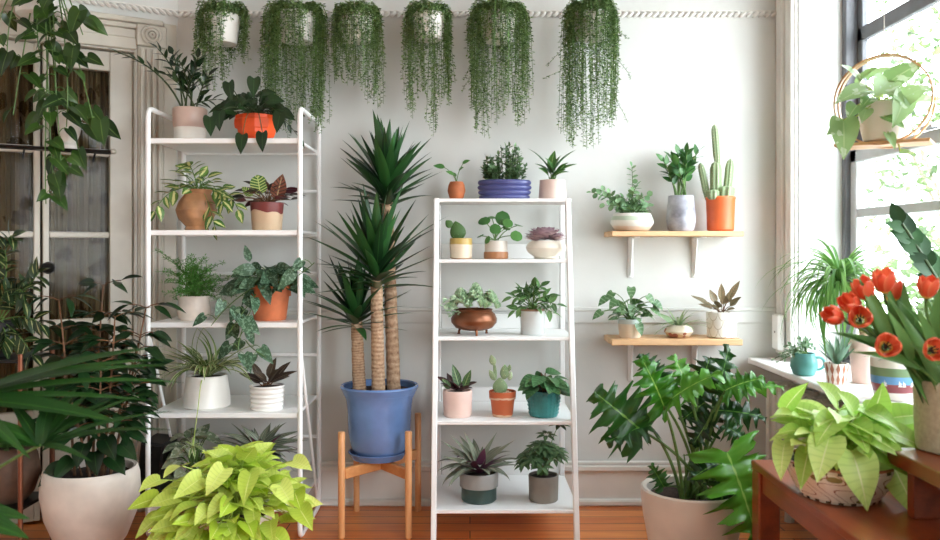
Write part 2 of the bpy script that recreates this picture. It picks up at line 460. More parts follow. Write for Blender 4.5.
# right wall: window in view plus an unseen one added for fill, deep plaster reveals
W1 = (-1.45, -.19); W_FILL = (-4.9, -2.15); ZB, ZT = .62, 2.36
mb = MB()
ys = [YB, W_FILL[0], W_FILL[1], W1[0], W1[1], 0.0]
for a, b in ((0, 1), (2, 3), (4, 5)): quadbox(XR, 1.56, ys[a], ys[b], 0, HC, mb)
for a, b in ((1, 2), (3, 4)): quadbox(XR, 1.56, ys[a], ys[b], 0, ZB - .021, mb); quadbox(XR, 1.56, ys[a], ys[b], ZT, HC, mb)
struct('wall_right', mb, WALL)

# picture rail: a rope moulding round the top of the walls
def rope(mb, p0, p1, r=.0085):
    L = (p1 - p0).length; n = int(L / .026); d = (p1 - p0) / n; a = d.normalized(); nn = a.cross(V((0, 0, 1)))
    for i in range(n):
        c = p0 + d * (i + .5); ax = (a * .9 + V((0, 0, .65))).normalized()
        tube(mb, [c - ax * .016, c - ax * .009, c + ax * .009, c + ax * .016], r, r, 6, rf=lambda k: .45 if k in (0.0, 1.0) else 1.0)
ZR = zat(15, CD)
mb = MB(); rope(mb, V((OX, -.008, ZR)), V((XR - .02, -.008, ZR)))
quadbox(OX, XR, -.008, 0, ZR + .012, ZR + .018, mb)
struct('trim_1', mb, TRIM)
mb = MB(); rope(mb, ORI + N * .012 + V((0, 0, ZR)), pe + N * .012 + V((0, 0, ZR))); sbox(mb, 0, TE, -.008, 0, ZR + .012, ZR + .018)
struct('trim_2', mb, TRIM)
# chair rail
def zb(y): return zat(y, CD)
mb = MB(); quadbox(OX, XR, -.008, 0, zb(323), zb(311), mb, .003); quadbox(OX, XR, -.013, 0, zb(311), zb(307), mb, .004)
struct('trim_3', mb, WALL)
# baseboard
mb = MB(); quadbox(OX, XR, -.018, 0, 0, zb(467), mb, .003); quadbox(OX, XR, -.03, 0, zb(470), zb(464), mb, .005); quadbox(OX, XR, -.022, 0, zb(464), zb(460.5), mb, .004); quadbox(OX, XR, -.038, 0, 0, .028, mb, .008)
struct('baseboard_back', mb, TRIM)
mb = MB(); sbox(mb, 0, tl(168), -.018, 0, 0, .19, .003); sbox(mb, t2 + .2, TE, -.018, 0, 0, .19, .003); struct('baseboard_left', mb, TRIM)
mb = MB(); quadbox(XR - .018, XR, YB, 0, 0, .19, mb, .003); struct('baseboard_right', mb, TRIM)

# ---------------------------------------------------------------- french door on the splayed wall
ta, tb, tc = tl(163), tl(150), TJ
mb = MB()
z27 = zl(150, 27); z47 = zl(150, 48)
for side in (0, 1):
    m = (lambda x: x) if side == 0 else (lambda x: TJ + t2 - x)
    def sb(a, b, y0, z0, z1, bev=.003):
        a, b = sorted((m(a), m(b))); sbox(mb, a, b, y0, 0, z0, z1, bev)
    sb(ta, tc - .004, -.018, 0, z47)
    w = tc - ta
    for k in range(4): sb(ta + w * (.1 + .22 * k), ta + w * (.24 + .22 * k), -.03, .22, z47 - .01, .006)   # fluting
    sb(ta - .012, tc, -.034, 0, .21)                                                                   # plinth block
    sb(ta - .008, tc + .004, -.036, z47, z27, .004)                                                    # corner block
    cc = (m(ta) + m(tc)) / 2; zc = (z27 + z47) / 2
    for rr, yy, th in ((.036, -.037, .008), (.022, -.042, .007), (.008, -.046, .006)):
        ring = [ML @ V((cc + math.cos(a) * rr, yy, zc + math.sin(a) * rr)) + ORI for a in [2 * PI * i / 20 for i in range(21)]]
        tube(mb, ring, th, th, 6, caps=False)
    sb(tl(176), ta, -.012, 0, HC - .02 if False else z27 + .02)                                        # flat back band beside the casing
a, b = TJ, t2
sbox(mb, a, b, -.02, 0, DH, z47 + .03, .004); sbox(mb, a, b, -.014, 0, z47 + .03, z27 - .02, .003); sbox(mb, a - .1, b + .1, -.045, 0, z27, z27 + .022, .006); sbox(mb, a, b, -.03, 0, z27 - .02, z27, .004)
# jamb lining inside the wall
sbox(mb, TJ, TJ + .006, 0, .12, 0, DH); sbox(mb, t2 - .006, t2, 0, .12, 0, DH); sbox(mb, TJ, t2, 0, .12, DH - .006, DH)
struct('trim_4', mb, DOORP)
# glass: clear sheet that lets light through, with a fresnel reflection
t = NT('clear_window_glass'); tr = t.new('ShaderNodeBsdfTransparent'); tr.inputs[0].default_value = (.97, .98, .98, 1)
gl = t.new('ShaderNodeBsdfGlossy'); gl.inputs['Roughness'].default_value = .02; fr = t.new('ShaderNodeLayerWeight'); fr.inputs['Blend'].default_value = .5
mx = t.new('ShaderNodeMixShader'); t.link(t.math('ADD', .03, t.math('MULTIPLY', .5, t.math('POWER', fr.outputs['Facing'], 4.0))), mx.inputs[0]); t.link(tr.outputs[0], mx.inputs[1]); t.link(gl.outputs[0], mx.inputs[2]); t.link(mx.outputs[0], t.out.inputs['Surface'])
GLASS = MATS['clear_window_glass']
g = NT('old_door_glass'); gt = g.new('ShaderNodeBsdfTransparent'); gt.inputs[0].default_value = (.9, .89, .85, 1); gg = g.new('ShaderNodeBsdfGlossy'); gg.inputs['Roughness'].default_value = .08
gx = g.new('ShaderNodeMixShader'); gx.inputs[0].default_value = .006; g.link(gt.outputs[0], gx.inputs[1]); g.link(gg.outputs[0], gx.inputs[2]); g.link(gx.outputs[0], g.out.inputs['Surface'])
rows = [(zl(113, 318), zl(113, 238)), (zl(113, 232), zl(113, 156)), (zl(113, 149), zl(113, 70))]
rh = rows[0][1] - rows[0][0]; rows.insert(0, (rows[0][0] - .03 - rh, rows[0][0] - .03))
lw = tl(113) - TJ
for k in range(2):
    x0 = TJ + .007 + k * DW; x1 = x0 + DW - .009
    g0, g1 = x0 + lw, x1 - (tl(43) - tl(50) - .002)
    if k: g0, g1 = x0 + (tl(43) - tl(50) - .002), x1 - lw
    mb = MB(); yy = (.03, .07)
    sbox(mb, x0, g0, *yy, .01, DH - .01, .003); sbox(mb, g1, x1, *yy, .01, DH - .01, .003)
    sbox(mb, g0, g1, *yy, rows[-1][1], DH - .01, .003); sbox(mb, g0, g1, *yy, .01, rows[0][0], .003)
    for (a, b), (c, e) in zip(rows, rows[1:]): sbox(mb, g0, g1, .032, .066, b, c, .005)
    sbox(mb, g0 + .02, g1 - .02, .024, .05, .1, rows[0][0] - .1, .006)
    d = struct('door_%d' % (k + 1), mb, DOORP)
    mb = MB()
    sbox(mb, g0, g1, .047, .051, rows[0][0], rows[-1][1]); mb.build('glass', MATS['old_door_glass'], d)
    mb = MB()
    if k == 0:
        hx = x1 - .014; c = ML @ V((hx, -.02, 1.0)) + ORI
        tube(mb, [ML @ V((hx, .03, 1.0)) + ORI, c], .009, .009, 8); lathe(mb, [(.004, -.024), (.02, -.016), (.026, 0), (.02, .016), (.004, .024)], 14, c)
        mb.build('door_knob', DARKM, d)
# lace curtains hanging in the next room behind the glass
t = NT('printed_lace_curtain'); o = t.obj()
wv = t.noise(7, 2, t.map(o, (1, 1, .6))); vo = t.new('ShaderNodeTexVoronoi'); vo.inputs['Scale'].default_value = 9; t.link(o, vo.inputs['Vector'])
rad = t.math('LESS_THAN', vo.outputs['Distance'], t.math('ADD', .12, t.math('MULTIPLY', t.noise(60, 2, o), .34)))
c = t.mix(rad, lin((128, 112, 86)), lin((88, 72, 44)))
t.col(c); t.set(.9, 0, .1)
trn = t.new('ShaderNodeBsdfTranslucent'); t.link(c, trn.inputs[0]); mx = t.new('ShaderNodeMixShader'); mx.inputs[0].default_value = .2
t.link(t.b.outputs[0], mx.inputs[1]); t.link(trn.outputs[0], mx.inputs[2]); t.link(mx.outputs[0], t.out.inputs['Surface'])
for k in range(2):
    x0 = TJ + .02 + k * DW; mb = MB(); n = 70; vs = []; fs = []
    for i in range(n + 1):
        x = x0 + (DW - .05) * i / n; y = .1 + .016 * math.sin(i * .62 + k) + .007 * math.sin(i * 1.7)
        for z in (.2, .7, 1.2, 1.7, DH - .03): vs.append(ML @ V((x, y + .004 * math.sin(z * 3 + i * .2), z)) + ORI)
    for i in range(n):
        for j in range(4): fs.append((i * 5 + j, i * 5 + j + 1, i * 5 + j + 6, i * 5 + j + 5))
    mb.add(vs, fs); cu = mb.build('curtain', MATS['printed_lace_curtain'])
    tag(cu, ['brown patterned lace curtain behind the right-hand french door leaf next to the casing', 'brown patterned lace curtain behind the left-hand french door leaf at the photo edge'][k], 'curtain', 'lace curtains behind the french doors')
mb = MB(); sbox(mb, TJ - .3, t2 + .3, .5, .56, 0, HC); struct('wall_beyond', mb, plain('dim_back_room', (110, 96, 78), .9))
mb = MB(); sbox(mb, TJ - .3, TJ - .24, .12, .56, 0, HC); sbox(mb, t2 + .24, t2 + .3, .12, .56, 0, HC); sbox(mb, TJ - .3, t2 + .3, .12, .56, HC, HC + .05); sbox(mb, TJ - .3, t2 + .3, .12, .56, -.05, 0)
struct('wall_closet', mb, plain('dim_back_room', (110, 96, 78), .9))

# ---------------------------------------------------------------- window in the right wall
mb = MB(); y0 = -.19
for (a, b, dx) in ((-.155, -.012, .016), (-.15, -.13, .03), (-.118, -.075, .024), (-.062, -.05, .03), (-.034, -.012, .026)):
    quadbox(XR - dx, XR, y0 + .19 + a - .03, y0 + .19 + b - .03 if b < -.02 else -.004, .64, HC - .01, mb, .004)
quadbox(XR - .03, XR, W1[0] - .15, W1[0] - .01, .64, HC - .01, mb, .005); quadbox(XR - .03, XR, W1[0], W1[1], ZT + .02, ZT + .14, mb, .005)
struct('trim_5', mb, TRIM)
def sash_window(num, Y0, Y1):
    mb = MB(); fx0, fx1 = XW - .03, XW + .045
    quadbox(fx0, fx1, Y1 - .036, Y1, ZB, ZT, mb, .004); quadbox(fx0, fx1, Y0, Y0 + .036, ZB, ZT, mb, .004)
    quadbox(fx0, fx1, Y0, Y1, ZT - .05, ZT, mb, .004); quadbox(fx0, fx1, Y0, Y1, ZB, ZB + .02, mb, .004)
    w = struct('window_%d' % num, mb, JAMB)
    a, b = Y0 + .036, Y1 - .036
    mb = MB()
    quadbox(XW - .012, XW + .022, b - .05, b, ZB + .02, 1.46, mb, .004); quadbox(XW - .012, XW + .022, a, a + .05, ZB + .02, 1.46, mb, .004)
    quadbox(XW - .012, XW + .022, a, b, 1.41, 1.46, mb, .004); quadbox(XW - .012, XW + .022, a, b, ZB + .02, ZB + .1, mb, .004)
    quadbox(XW - .006, XW + .014, a, b, 1.195, 1.23, mb, .003)
    o1 = mb.build('lower_sash', SASH, w)
    mb = MB()
    quadbox(XW + .016, XW + .04, b - .04, b, 1.42, ZT - .05, mb, .003); quadbox(XW + .016, XW + .04, a, a + .04, 1.42, ZT - .05, mb, .003)
    quadbox(XW + .016, XW + .04, a, b, 1.885, 1.94, mb, .003); quadbox(XW + .016, XW + .04, a, b, ZT - .09, ZT - .05, mb, .003); quadbox(XW + .016, XW + .04, a, b, 1.42, 1.455, mb, .003)
    o2 = mb.build('upper_sash', JAMB, w)
    mb = MB(); quadbox(XW + .003, XW + .006, a + .05, b - .05, ZB + .1, 1.41, mb); mb.build('lower_glass', GLASS, w)
    mb = MB(); quadbox(XW + .027, XW + .03, a + .04, b - .04, 1.45, ZT - .09, mb); mb.build('upper_glass', GLASS, w)
    mb = MB(); box(mb, (XW - .022, (a + b) / 2, 1.468), (.03, .07, .016), .004); mb.build('sash_lock', STEEL, w)
sash_window(1, *W1); sash_window(2, *W_FILL)  # second window is unseen, added and sized to light the room from front right
# deep white sill board over the radiator
mb = MB(); quadbox(1.16, XW - .03, -1.46, -.055, .597, ZB, mb, .004); quadbox(1.16, XR, -.055, -.03, .597, ZB, mb)
struct('trim_6', mb, METALW)
mb = MB(); quadbox(XR, XW - .03, W_FILL[0], W_FILL[1], .597, ZB, mb); struct('trim_7', mb, METALW)  # sill board of the added fill window
# cast iron radiator under the sill
rad = thing('radiator', 'cream painted column radiator under the white window sill behind the bench', 'radiator', (1.222, -.66, 0))
for i in range(16):
    y = -.5 + i * .062
    mb = MB()
    for x in (-.035, .0, .035):
        tube(mb, [(x, y, .1), (x, y, .13), (x, y, .52), (x, y, .55)], .022, .022, 8, rf=lambda k: .7 if k in (0.0, 1.0) else 1)
    for z in (.115, .53):
        tube(mb, [(-.04, y, z), (.04, y, z)], .022, .022, 8)
    mb.build('column', RADP, rad)
for y in (-.5, .43):
    for x in (-.035, .035):
        mb = MB(); tube(mb, [(x, y, .1), (x, y, 0)], .016, .02, 8); mb.build('foot', RADP, rad)
for z in (.115, .53): mb = MB(); tube(mb, [(0, -.5, z), (0, .43, z)], .016, .016, 8); mb.build('connecting_pipe', RADP, rad)
# small white wall box on the window casing
wb = thing('wall_box', 'small white plastic wall box mounted on the window casing above the far sill end', 'wall box', (XR - .03, -.085, zat(332, 3.47)))
mb = MB(); box(mb, (-.014, 0, 0), (.028, .075, .145), .006); mb.build('casing', METALW, wb)
mb = MB(); box(mb, (-.0285, 0, .0), (.003, .008, .008), .001); mb.build('status_light', plain('grey_dot', (120, 120, 120), .5), wb)

# ---------------------------------------------------------------- outdoors
t = NT('summer_leaves'); a = t.new('ShaderNodeAttribute'); a.attribute_name = 'rnd'
c = t.mix(a.outputs['Fac'], lin((52, 74, 38)), lin((92, 112, 62))); t.col(c); t.set(.6)
trn = t.new('ShaderNodeBsdfTranslucent'); t.link(c, trn.inputs[0]); mx = t.new('ShaderNodeMixShader'); mx.inputs[0].default_value = .4
t.link(t.b.outputs[0], mx.inputs[1]); t.link(trn.outputs[0], mx.inputs[2]); t.link(mx.outputs[0], t.out.inputs['Surface'])
BARK = plain('grey_bark', (120, 108, 92), .9, .2, 20, bump=.6)
struct('ground_outside', quadbox(1.8, 40, -30, 40, -3.1, -3.0), plain('pale_street', (176, 176, 170), .9))
trees = [((4.4, 3.4, -3), 1.2, 0.6, 'leafy street tree outside showing through the middle of the lower sash'), ((7.4, 8.6, -3), 2.2, 3.4, 'taller pale street tree outside showing through the upper panes'), ((8.2, 2.6, -3), 1.7, 1.3, 'bushy street tree outside near the right edge of the window view')]
for (x, y, z), r, h, lab in trees:
    tr = thing('street_tree', lab, 'tree', (x, y, z)); mb = MB()
    tube(mb, [(0, 0, 0), (.05, 0, h * .5 + 1.2), (.1, .1, h + 2.0)], .16, .08, 10)
    for k in range(6): tube(mb, [(.05, 0, h * .5 + 1.4), dirv(k * 1.1, .6) * r * .7 + V((0, 0, h + 1.8))], .05, .02, 6)
    mb.build('trunk', BARK, tr); mb = MB()
    for k in range(2600):
        d = dirv(R.uniform(0, 6.28), math.asin(R.uniform(-1, 1))); rr = r * R.uniform(.45, 1) * (1 + .25 * math.sin(3 * d.x + 5 * d.z) * math.cos(4 * d.y))
        tiny(mb, d * rr + V((0, 0, h + 2.6)), dirv(R.uniform(0, 6.28), R.uniform(-1, .5)), dirv(R.uniform(0, 6.28), 1), R.uniform(.12, .2), R.uniform(.07, .12))
    mb.build('crown', MATS['summer_leaves'], tr)
# ================================================================ furniture
def pill(mb, p0, p1, w, t, bev=.003):
    """flat bar of width w (x) and thickness t between two points"""
    p0 = V(p0); p1 = V(p1); d = p1 - p0; z = d.normalized(); x = V((1, 0, 0)); y = z.cross(x).normalized(); x = y.cross(z)
    M = Matrix(((x.x, y.x, z.x), (x.y, y.y, z.y), (x.z, y.z, z.z))); box(mb, (p0 + p1) / 2, (w, t, d.length), bev, M)
def q3(p0, p1, r, n=5):  # helper: rounded corner points between 3 points
    return None
def fillet(pts, r=.02, n=4):
    pts = [V(p) for p in pts]; o = [pts[0]]
    for a, b, c in zip(pts, pts[1:], pts[2:]):
        u = (a - b).normalized(); w = (c - b).normalized(); o += bez(b + u * r, b, b + w * r, n)
    return o + [pts[-1]]

# ---- white metal rack on the left
RX0, RX1 = sc(148, 3.12), sc(300, 3.12); RY0, RY1 = 3.12 - CD, 3.51 - CD
RZ = [zat(506.5, 3.12), zat(413, 3.12), zat(322.5, 3.12), zat(230, 3.12), zat(138, 3.12)]
rack = thing('metal_shelf_rack', 'tall white metal five-tier shelf rack with rounded tube side frames left of the yucca', 'shelf', ((RX0 + RX1) / 2, (RY0 + RY1) / 2, 0))
ox, oy = (RX0 + RX1) / 2, (RY0 + RY1) / 2
hw, hd = (RX1 - RX0) / 2, (RY1 - RY0) / 2; rt = .0095; ztop = zat(108, 3.12)
for sx in (-1, 1):
    x = sx * hw
    mb = MB(); pts = fillet([(x, -hd, .3), (x, -hd, ztop), (x, hd, ztop - .05), (x, hd, .3)], .035)
    pts = fillet([(x, 0, rt), (x, -hd, rt), (x, -hd, ztop), (x, hd, ztop), (x, hd, rt), (x, 0, rt)], .035)
    tube(mb, pts, rt, rt, 10); mb.build('side_frame', METALW, rack)
    mb = MB(); tube(mb, [(x * .985, -hd + .01, .74), (x * .985, hd * .5, .2), (x * .985, hd - .02, .03)], .006, .006, 8); mb.build('diagonal_brace', METALW, rack)
for i, z in enumerate(RZ):
    mb = MB(); box(mb, (0, 0, z - .006), (2 * hw - .015, 2 * hd - .01, .012), .003)
    for sy in (-1, 1): box(mb, (0, sy * (hd - .006), z - .01), (2 * hw - .012, .012, .02), .004)
    mb.build('shelf', METALW, rack)
for z in ((RZ[0] + RZ[1]) / 2, (RZ[1] + RZ[2]) / 2, (RZ[2] + RZ[3]) / 2, (RZ[3] + RZ[4]) / 2):
    mb = MB(); tube(mb, [(-hw, hd, z), (hw, hd, z)], .007, .007, 8); mb.build('back_rail', METALW, rack)

# ---- white ladder shelf in the middle
LX0, LX1 = -.142, .392; LC = (LX0 + LX1) / 2; LW = LX1 - LX0
def ldf(z): return 2.99 + .29 * z / 1.267            # distance of the leaning front at height z
LZ = []
for py in (510, 421.3, 337, 259.3, 198.5):
    z = .6
    for _ in range(20): z = zat(py, ldf(z))
    LZ.append(z)
LBACK = 3.505
lad = thing('ladder_shelf', 'white leaning ladder shelf with five shelves that get shallower upward', 'shelf', (LC, 3.3 - CD, 0))
def L(x, d, z): return V((x, d - 3.3, z))
for sx in (-1, 1):
    x = sx * (LW / 2 - .012); mb = MB(); pill(mb, L(x, ldf(0) + .01, 0), L(x, ldf(LZ[4]) + .01, LZ[4]), .02, .026); mb.build('front_leg', LADW, lad)
    mb = MB(); box(mb, L(x, LBACK - .013, LZ[4] / 2), (.02, .026, LZ[4]), .003); mb.build('back_leg', LADW, lad)
for i, z in enumerate(LZ):
    d0, d1 = ldf(z), LBACK; mb = MB(); box(mb, L(0, (d0 + d1) / 2, z - .007), (LW - (.0 if i == 4 else .006), d1 - d0 + (.004 if i == 4 else -.004), .014), .002)
    mb.build('shelf', LADW, lad)
    if i < 4:
        mb = MB(); box(mb, L(0, LBACK - .006, z + .03), (LW - .05, .01, .06), .002); mb.build('back_rail', LADW, lad)

# ---- two pine wall shelves
def wall_shelf(x0, x1, ztop, label, th, depth=.2):
    o = thing('wall_shelf', label, 'shelf', ((x0 + x1) / 2, 0, ztop), 'pine wall shelves')
    mb = MB(); box(mb, (0, -depth / 2, -th / 2), (x1 - x0, depth, th), .002); mb.build('board', WOODL, o)
    for px in (632, 697):
        x = sc(px + 1, 3.5) - (x0 + x1) / 2; mb = MB()
        box(mb, (x, -.004, -th - .085), (.022, .008, .17), .002); box(mb, (x, -.075, -th - .003), (.022, .15, .006), .002)
        tp = [V((x - .013, -.012, -th - .01)), V((x + .013, -.012, -th - .01)), V((x + .006, -.012, -th - .165)), V((x - .006, -.012, -th - .165)), V((x, -.045, -th - .006)), V((x, -.016, -th - .15))]
        mb.add(tp, [(0, 1, 2, 3), (0, 4, 1), (3, 2, 5), (0, 3, 5, 4), (1, 4, 5, 2)])
        for z in (-.03, -.15): lathe(mb, [(.005, 0), (.004, .002), (.001, .003)], 8, (x, -.008, -th + z))
        mb.build('bracket', METALW, o)
    return o
WS1Z = zat(231, 3.36); WS2Z = zat(339.5, 3.36)
wall_shelf(sc(612, 3.36), sc(744, 3.36), WS1Z, 'upper pine wall shelf on two white brackets holding a cactus', .021)
wall_shelf(sc(612, 3.36), sc(743, 3.36), WS2Z, 'lower pine wall shelf above the large lobed-leaf floor plant', .024)

# ---- bamboo plant stand
st = thing('plant_stand', 'four-legged light wooden plant stand carrying the blue pot', 'plant stand', (-.35, 3.3 - CD, 0))
for (px, d, h) in ((341.5, 3.14, .394), (408.5, 3.14, .396), (418, 3.465, .401), (356.5, 3.465, .4)):
    mb = MB(); x, y = sc(px, d) + .35, d - 3.3
    lathe(mb, [(.0105, 0), (.0125, .002), (.0132, h - .003), (.0115, h)], 16, (x, y, 0)); mb.build('leg', WOODZ, st)
for (a, b, dz) in (((341.5, 3.14), (418, 3.465), 0), ((408.5, 3.14), (356.5, 3.465), 0.0)):
    p = V((sc(a[0], a[1]) + .35, a[1] - 3.3, .236)); q = V((sc(b[0], b[1]) + .35, b[1] - 3.3, .236)); u = (q - p).normalized(); s2 = u.cross(V((0, 0, 1)))
    M = Matrix(((u.x, s2.x, 0), (u.y, s2.y, 0), (0, 0, 1))); mb = MB(); m = (p + q) / 2
    box(mb, m, ((q - p).length - .024, .02, .04), .003, M); mb.build('cross_bar', WOODX, st)

# ---- red-brown bench along the radiator, with a raised second bench behind
BX0, BX1, BD0, BD1, BZ = .83, 1.125, 2.5, 1.15, .45
be = thing('bench', 'long reddish brown wooden bench running along the radiator', 'bench', ((BX0 + BX1) / 2, (BD0 + BD1) / 2 - CD, 0))
w2, l2 = (BX1 - BX0) / 2, (BD0 - BD1) / 2
mb = MB(); box(mb, (0, 0, BZ - .011), (2 * w2, 2 * l2, .022), .003); mb.build('seat', WOODR, be)
for sx in (-1, 1):
    mb = MB(); box(mb, (sx * (w2 - .022), 0, BZ - .052), (.02, 2 * l2 - .12, .06), .002); mb.build('apron', WOODR, be)
    for sy in (-1, 1): mb = MB(); box(mb, (sx * (w2 - .033), sy * (l2 - .033), (BZ - .022) / 2), (.062, .062, BZ - .022), .004); mb.build('leg', WOODR, be)
for sy in (-1, 1): mb = MB(); box(mb, (0, sy * (l2 - .025), BZ - .052), (2 * w2 - .13, .02, .06), .002); mb.build('end_apron', WOODR, be)
rs = thing('riser_stand', 'low reddish brown wooden riser on the bench under the tulip vase', 'riser', (1.095, 1.72 - CD, BZ))
mb = MB(); box(mb, (0, 0, .127), (.19, .62, .036), .003); mb.build('top', WOODR, rs)
for sy in (-1, 1): mb = MB(); box(mb, (0, sy * .24, .0545), (.15, .03, .109), .002); mb.build('support', WOODR, rs)

# ---- dark narrow shelf across the door, copper plant stand
ds = thing('rail_shelf', 'narrow dark metal rail shelf across the door glass carrying a small white pot', 'shelf', at(40, 149, dl(60) - .13))
p0 = ML @ V((tl(108), -.09, 0)) + ORI - ds.location; p1 = ML @ V((tl(-40), -.09, 0)) + ORI - ds.location; p0.z = p1.z = 0
mb = MB()
M0 = ML; m = (p0 + p1) / 2; box(mb, m, ((p1 - p0).length, .06, .004), .001, ML); mb.build('shelf_plate', DARKM, ds)
mb = MB(); tube(mb, [p0 + N * .04 + V((0, 0, .004)), p1 + N * .04 + V((0, 0, .002))], .0045, .0045, 8); mb.build('front_rod', DARKM, ds)
for pp in (p0 + N * .04, ): 
    mb = MB(); lathe(mb, [(.001, -.012), (.009, -.008), (.012, 0), (.009, .008), (.001, .012)], 12, pp + V((0, 0, .004))); mb.build('finial', DOORP, ds)
for k in (.12, .6):
    c = p0.lerp(p1, k); mb = MB(); tube(mb, [c - N * .09 * .6 + V((0, 0, -.03)), c + V((0, 0, -.006))], .004, .004, 6); mb.build('bracket', DARKM, ds)
COPPER = plain('brushed_copper', (142, 92, 70), .4, .06, 20, metal=.9)
cs = thing('copper_plant_stand', 'two-tier copper tube plant stand at the left photo edge', 'plant stand', (sc(-5, 2.98), 2.98 - CD, 0))
cx = sc(37, 2.98) - sc(-5, 2.98)
T1, T2 = zat(356, 2.98), zat(500, 2.98)
for sx in (-1, 1):
    for sy in (-1, 1): mb = MB(); tube(mb, [(sx * cx, sy * .11, 0), (sx * cx, sy * .11, T1 + .02)], .0085, .0085, 10); mb.build('leg', COPPER, cs)
for z, nm in ((T1, 'upper_tray'), (T2, 'lower_tray')): mb = MB(); box(mb, (0, 0, z - .006), (2 * cx - .012, .215, .012), .002); mb.build(nm, DARKM, cs)
# ================================================================ leaves
ZZ = leafmat('zz_leaf', (18, 36, 18), (36, 64, 28), rough=.28, trans=.08)
HEART = leafmat('philodendron_leaf', (18, 40, 18), (34, 64, 28), (54, 88, 44), .05, rough=.32)
HOYA = leafmat('hoya_leaf', (70, 110, 46), (98, 132, 58), pat='center', pc=(206, 206, 140), amt=.3, rough=.35, nscale=40)
DARKP = leafmat('dark_peperomia_leaf', (40, 40, 34), (66, 52, 46), rough=.35, back=(80, 36, 44))
PEA = leafmat('striped_calathea_leaf', (62, 104, 40), (86, 130, 56), (190, 205, 130), .07, 'chevron', (196, 208, 128), .55, 46, 7, back=(126, 60, 56))
PEAB = leafmat('bronze_calathea_leaf', (132, 74, 58), (150, 92, 70), (196, 170, 130), .08, 'chevron', (86, 58, 44), .3, 46, 7)
FERN = leafmat('asparagus_fern_needle', (70, 130, 50), (104, 164, 74), rough=.6, trans=.25)
SILV = leafmat('silver_scindapsus_leaf', (44, 74, 50), (66, 98, 68), (50, 78, 50), .05, 'splotch', (108, 138, 112), .54, rough=.45, nscale=110)
SPID = leafmat('spider_plant_leaf', (92, 124, 58), (122, 148, 80), pat='edge', pc=(226, 226, 178), amt=.72, rough=.4, nscale=6)
STROM = leafmat('red_backed_leaf', (54, 42, 38), (84, 70, 56), (130, 120, 100), .06, back=(120, 48, 62), rough=.35)
RHOEO = leafmat('purple_backed_leaf', (88, 108, 84), (134, 148, 124), pat='long', pc=(166, 164, 150), amt=.55, freq=26, back=(100, 52, 78), rough=.4)
NEON = leafmat('neon_pothos_leaf', (178, 206, 62), (226, 238, 128), (228, 238, 146), .04, 'rays', (138, 176, 40), .25, 60, 8, rough=.36, trans=.28)
NEOND = leafmat('green_gold_pothos_leaf', (160, 204, 84), (220, 236, 144), (226, 236, 166), .045, 'rays', (136, 184, 72), .3, 55, 8, rough=.42, trans=.4)
POTH = leafmat('pothos_leaf', (24, 48, 18), (56, 88, 30), (90, 118, 54), .05, rough=.32)
YUC = leafmat('yucca_leaf', (20, 46, 24), (50, 98, 46), (50, 92, 46), .08, rough=.34, trans=.1)
# ================================================================ pot glazes
P_PINKW = bands('pink_and_white_glaze', [(0, (232, 226, 216)), (.42, (196, 170, 156))], .3)
P_ORANGE = plain('bright_orange_ceramic', (236, 84, 24), .4, .05)
P_CLAY = plain('brown_clay', (166, 120, 82), .5, .12, 14, bump=.2)
P_BURG = bands('cream_with_burgundy_dip', [(0, (206, 178, 146)), (.62, (112, 38, 36))], .45, .95, 11)
P_MARB = plain('pale_marbled_ceramic', (220, 208, 196), .35, .1, 9)
P_TERRA = plain('terracotta', (200, 112, 70), .75, .07, 16, bump=.1)
P_WHITE = plain('white_ceramic', (240, 237, 230), .3, .02, 6)
P_RIB = plain('white_ribbed_glaze', (240, 237, 232), .25, .03, 8)
P_DARK = plain('dark_nursery_pot', (46, 46, 46), .6)
P_BEIGE = plain('speckled_beige_stoneware', (204, 192, 178), .6, .07, 40)
# ---------------------------------------------------------------- rack, top shelf
p = Plant('potted_zz_plant', 'dark glossy zz plant in a pink and white two-tone pot on top rack shelf', 190, 3.25, RZ[4])
p.pot(109, 16.5, 15, P_PINKW, [(14, 0), (15.3, .05), (15.6, .45), (16.5, .5), (16.8, .97), (16.3, 1)])
for i, (x, y, dy, n) in enumerate([(160, 50, -6, 10), (171, 53, 6, 10), (182, 62, -8, 9), (196, 57, 5, 10), (200, 68, -9, 9), (209, 76, -2, 9), (214, 98, 8, 7), (190, 74, 2, 9), (172, 78, -14, 8)]):
    pts = p.stems([p.P(x, y, dy)], 1.0, .12)[0]; along(p.leafmb, pts, n, 13, 5.6, 'ovate', .6, .38, plane=(R.uniform(-.3, .3), -1, 0), bend=.3, ns=4)
pts = arch(p.P(184, 112, -3), p.P(121, 54, -8), .16, 10); tube(p.stem, pts, 1.1, .7, 5); along(p.leafmb, pts, 11, 11, 4.4, 'ovate', .45, .5, plane=(0, -1, 0), bend=.2, ns=4)
p.fin(ZZ, STEMD)
p = Plant('potted_philodendron', 'dark heart-leaf philodendron in a bright orange faceted pot on top rack shelf', 256, 3.25, RZ[4])
rr = random.Random(3); tab = {}
def facet(a, v):
    k = (round(a / (2 * PI / 9)) % 9, round(v * 3)); tab.setdefault(k, rr.uniform(.86, 1.1)); return tab[k]
p.pot(116, 19.5, 18, P_ORANGE, [(15, 0), (18, .33), (19.5, .66), (19, 1)], seg=9, fn=facet, sharp=8, th=2)
p.dome(60, 30, 21, 16, 12.5, 'heart', phi=1.6, lobe=.16, el=-.35, bend=.4, cx=-2, up=.3, face=(.1, -1, .7))
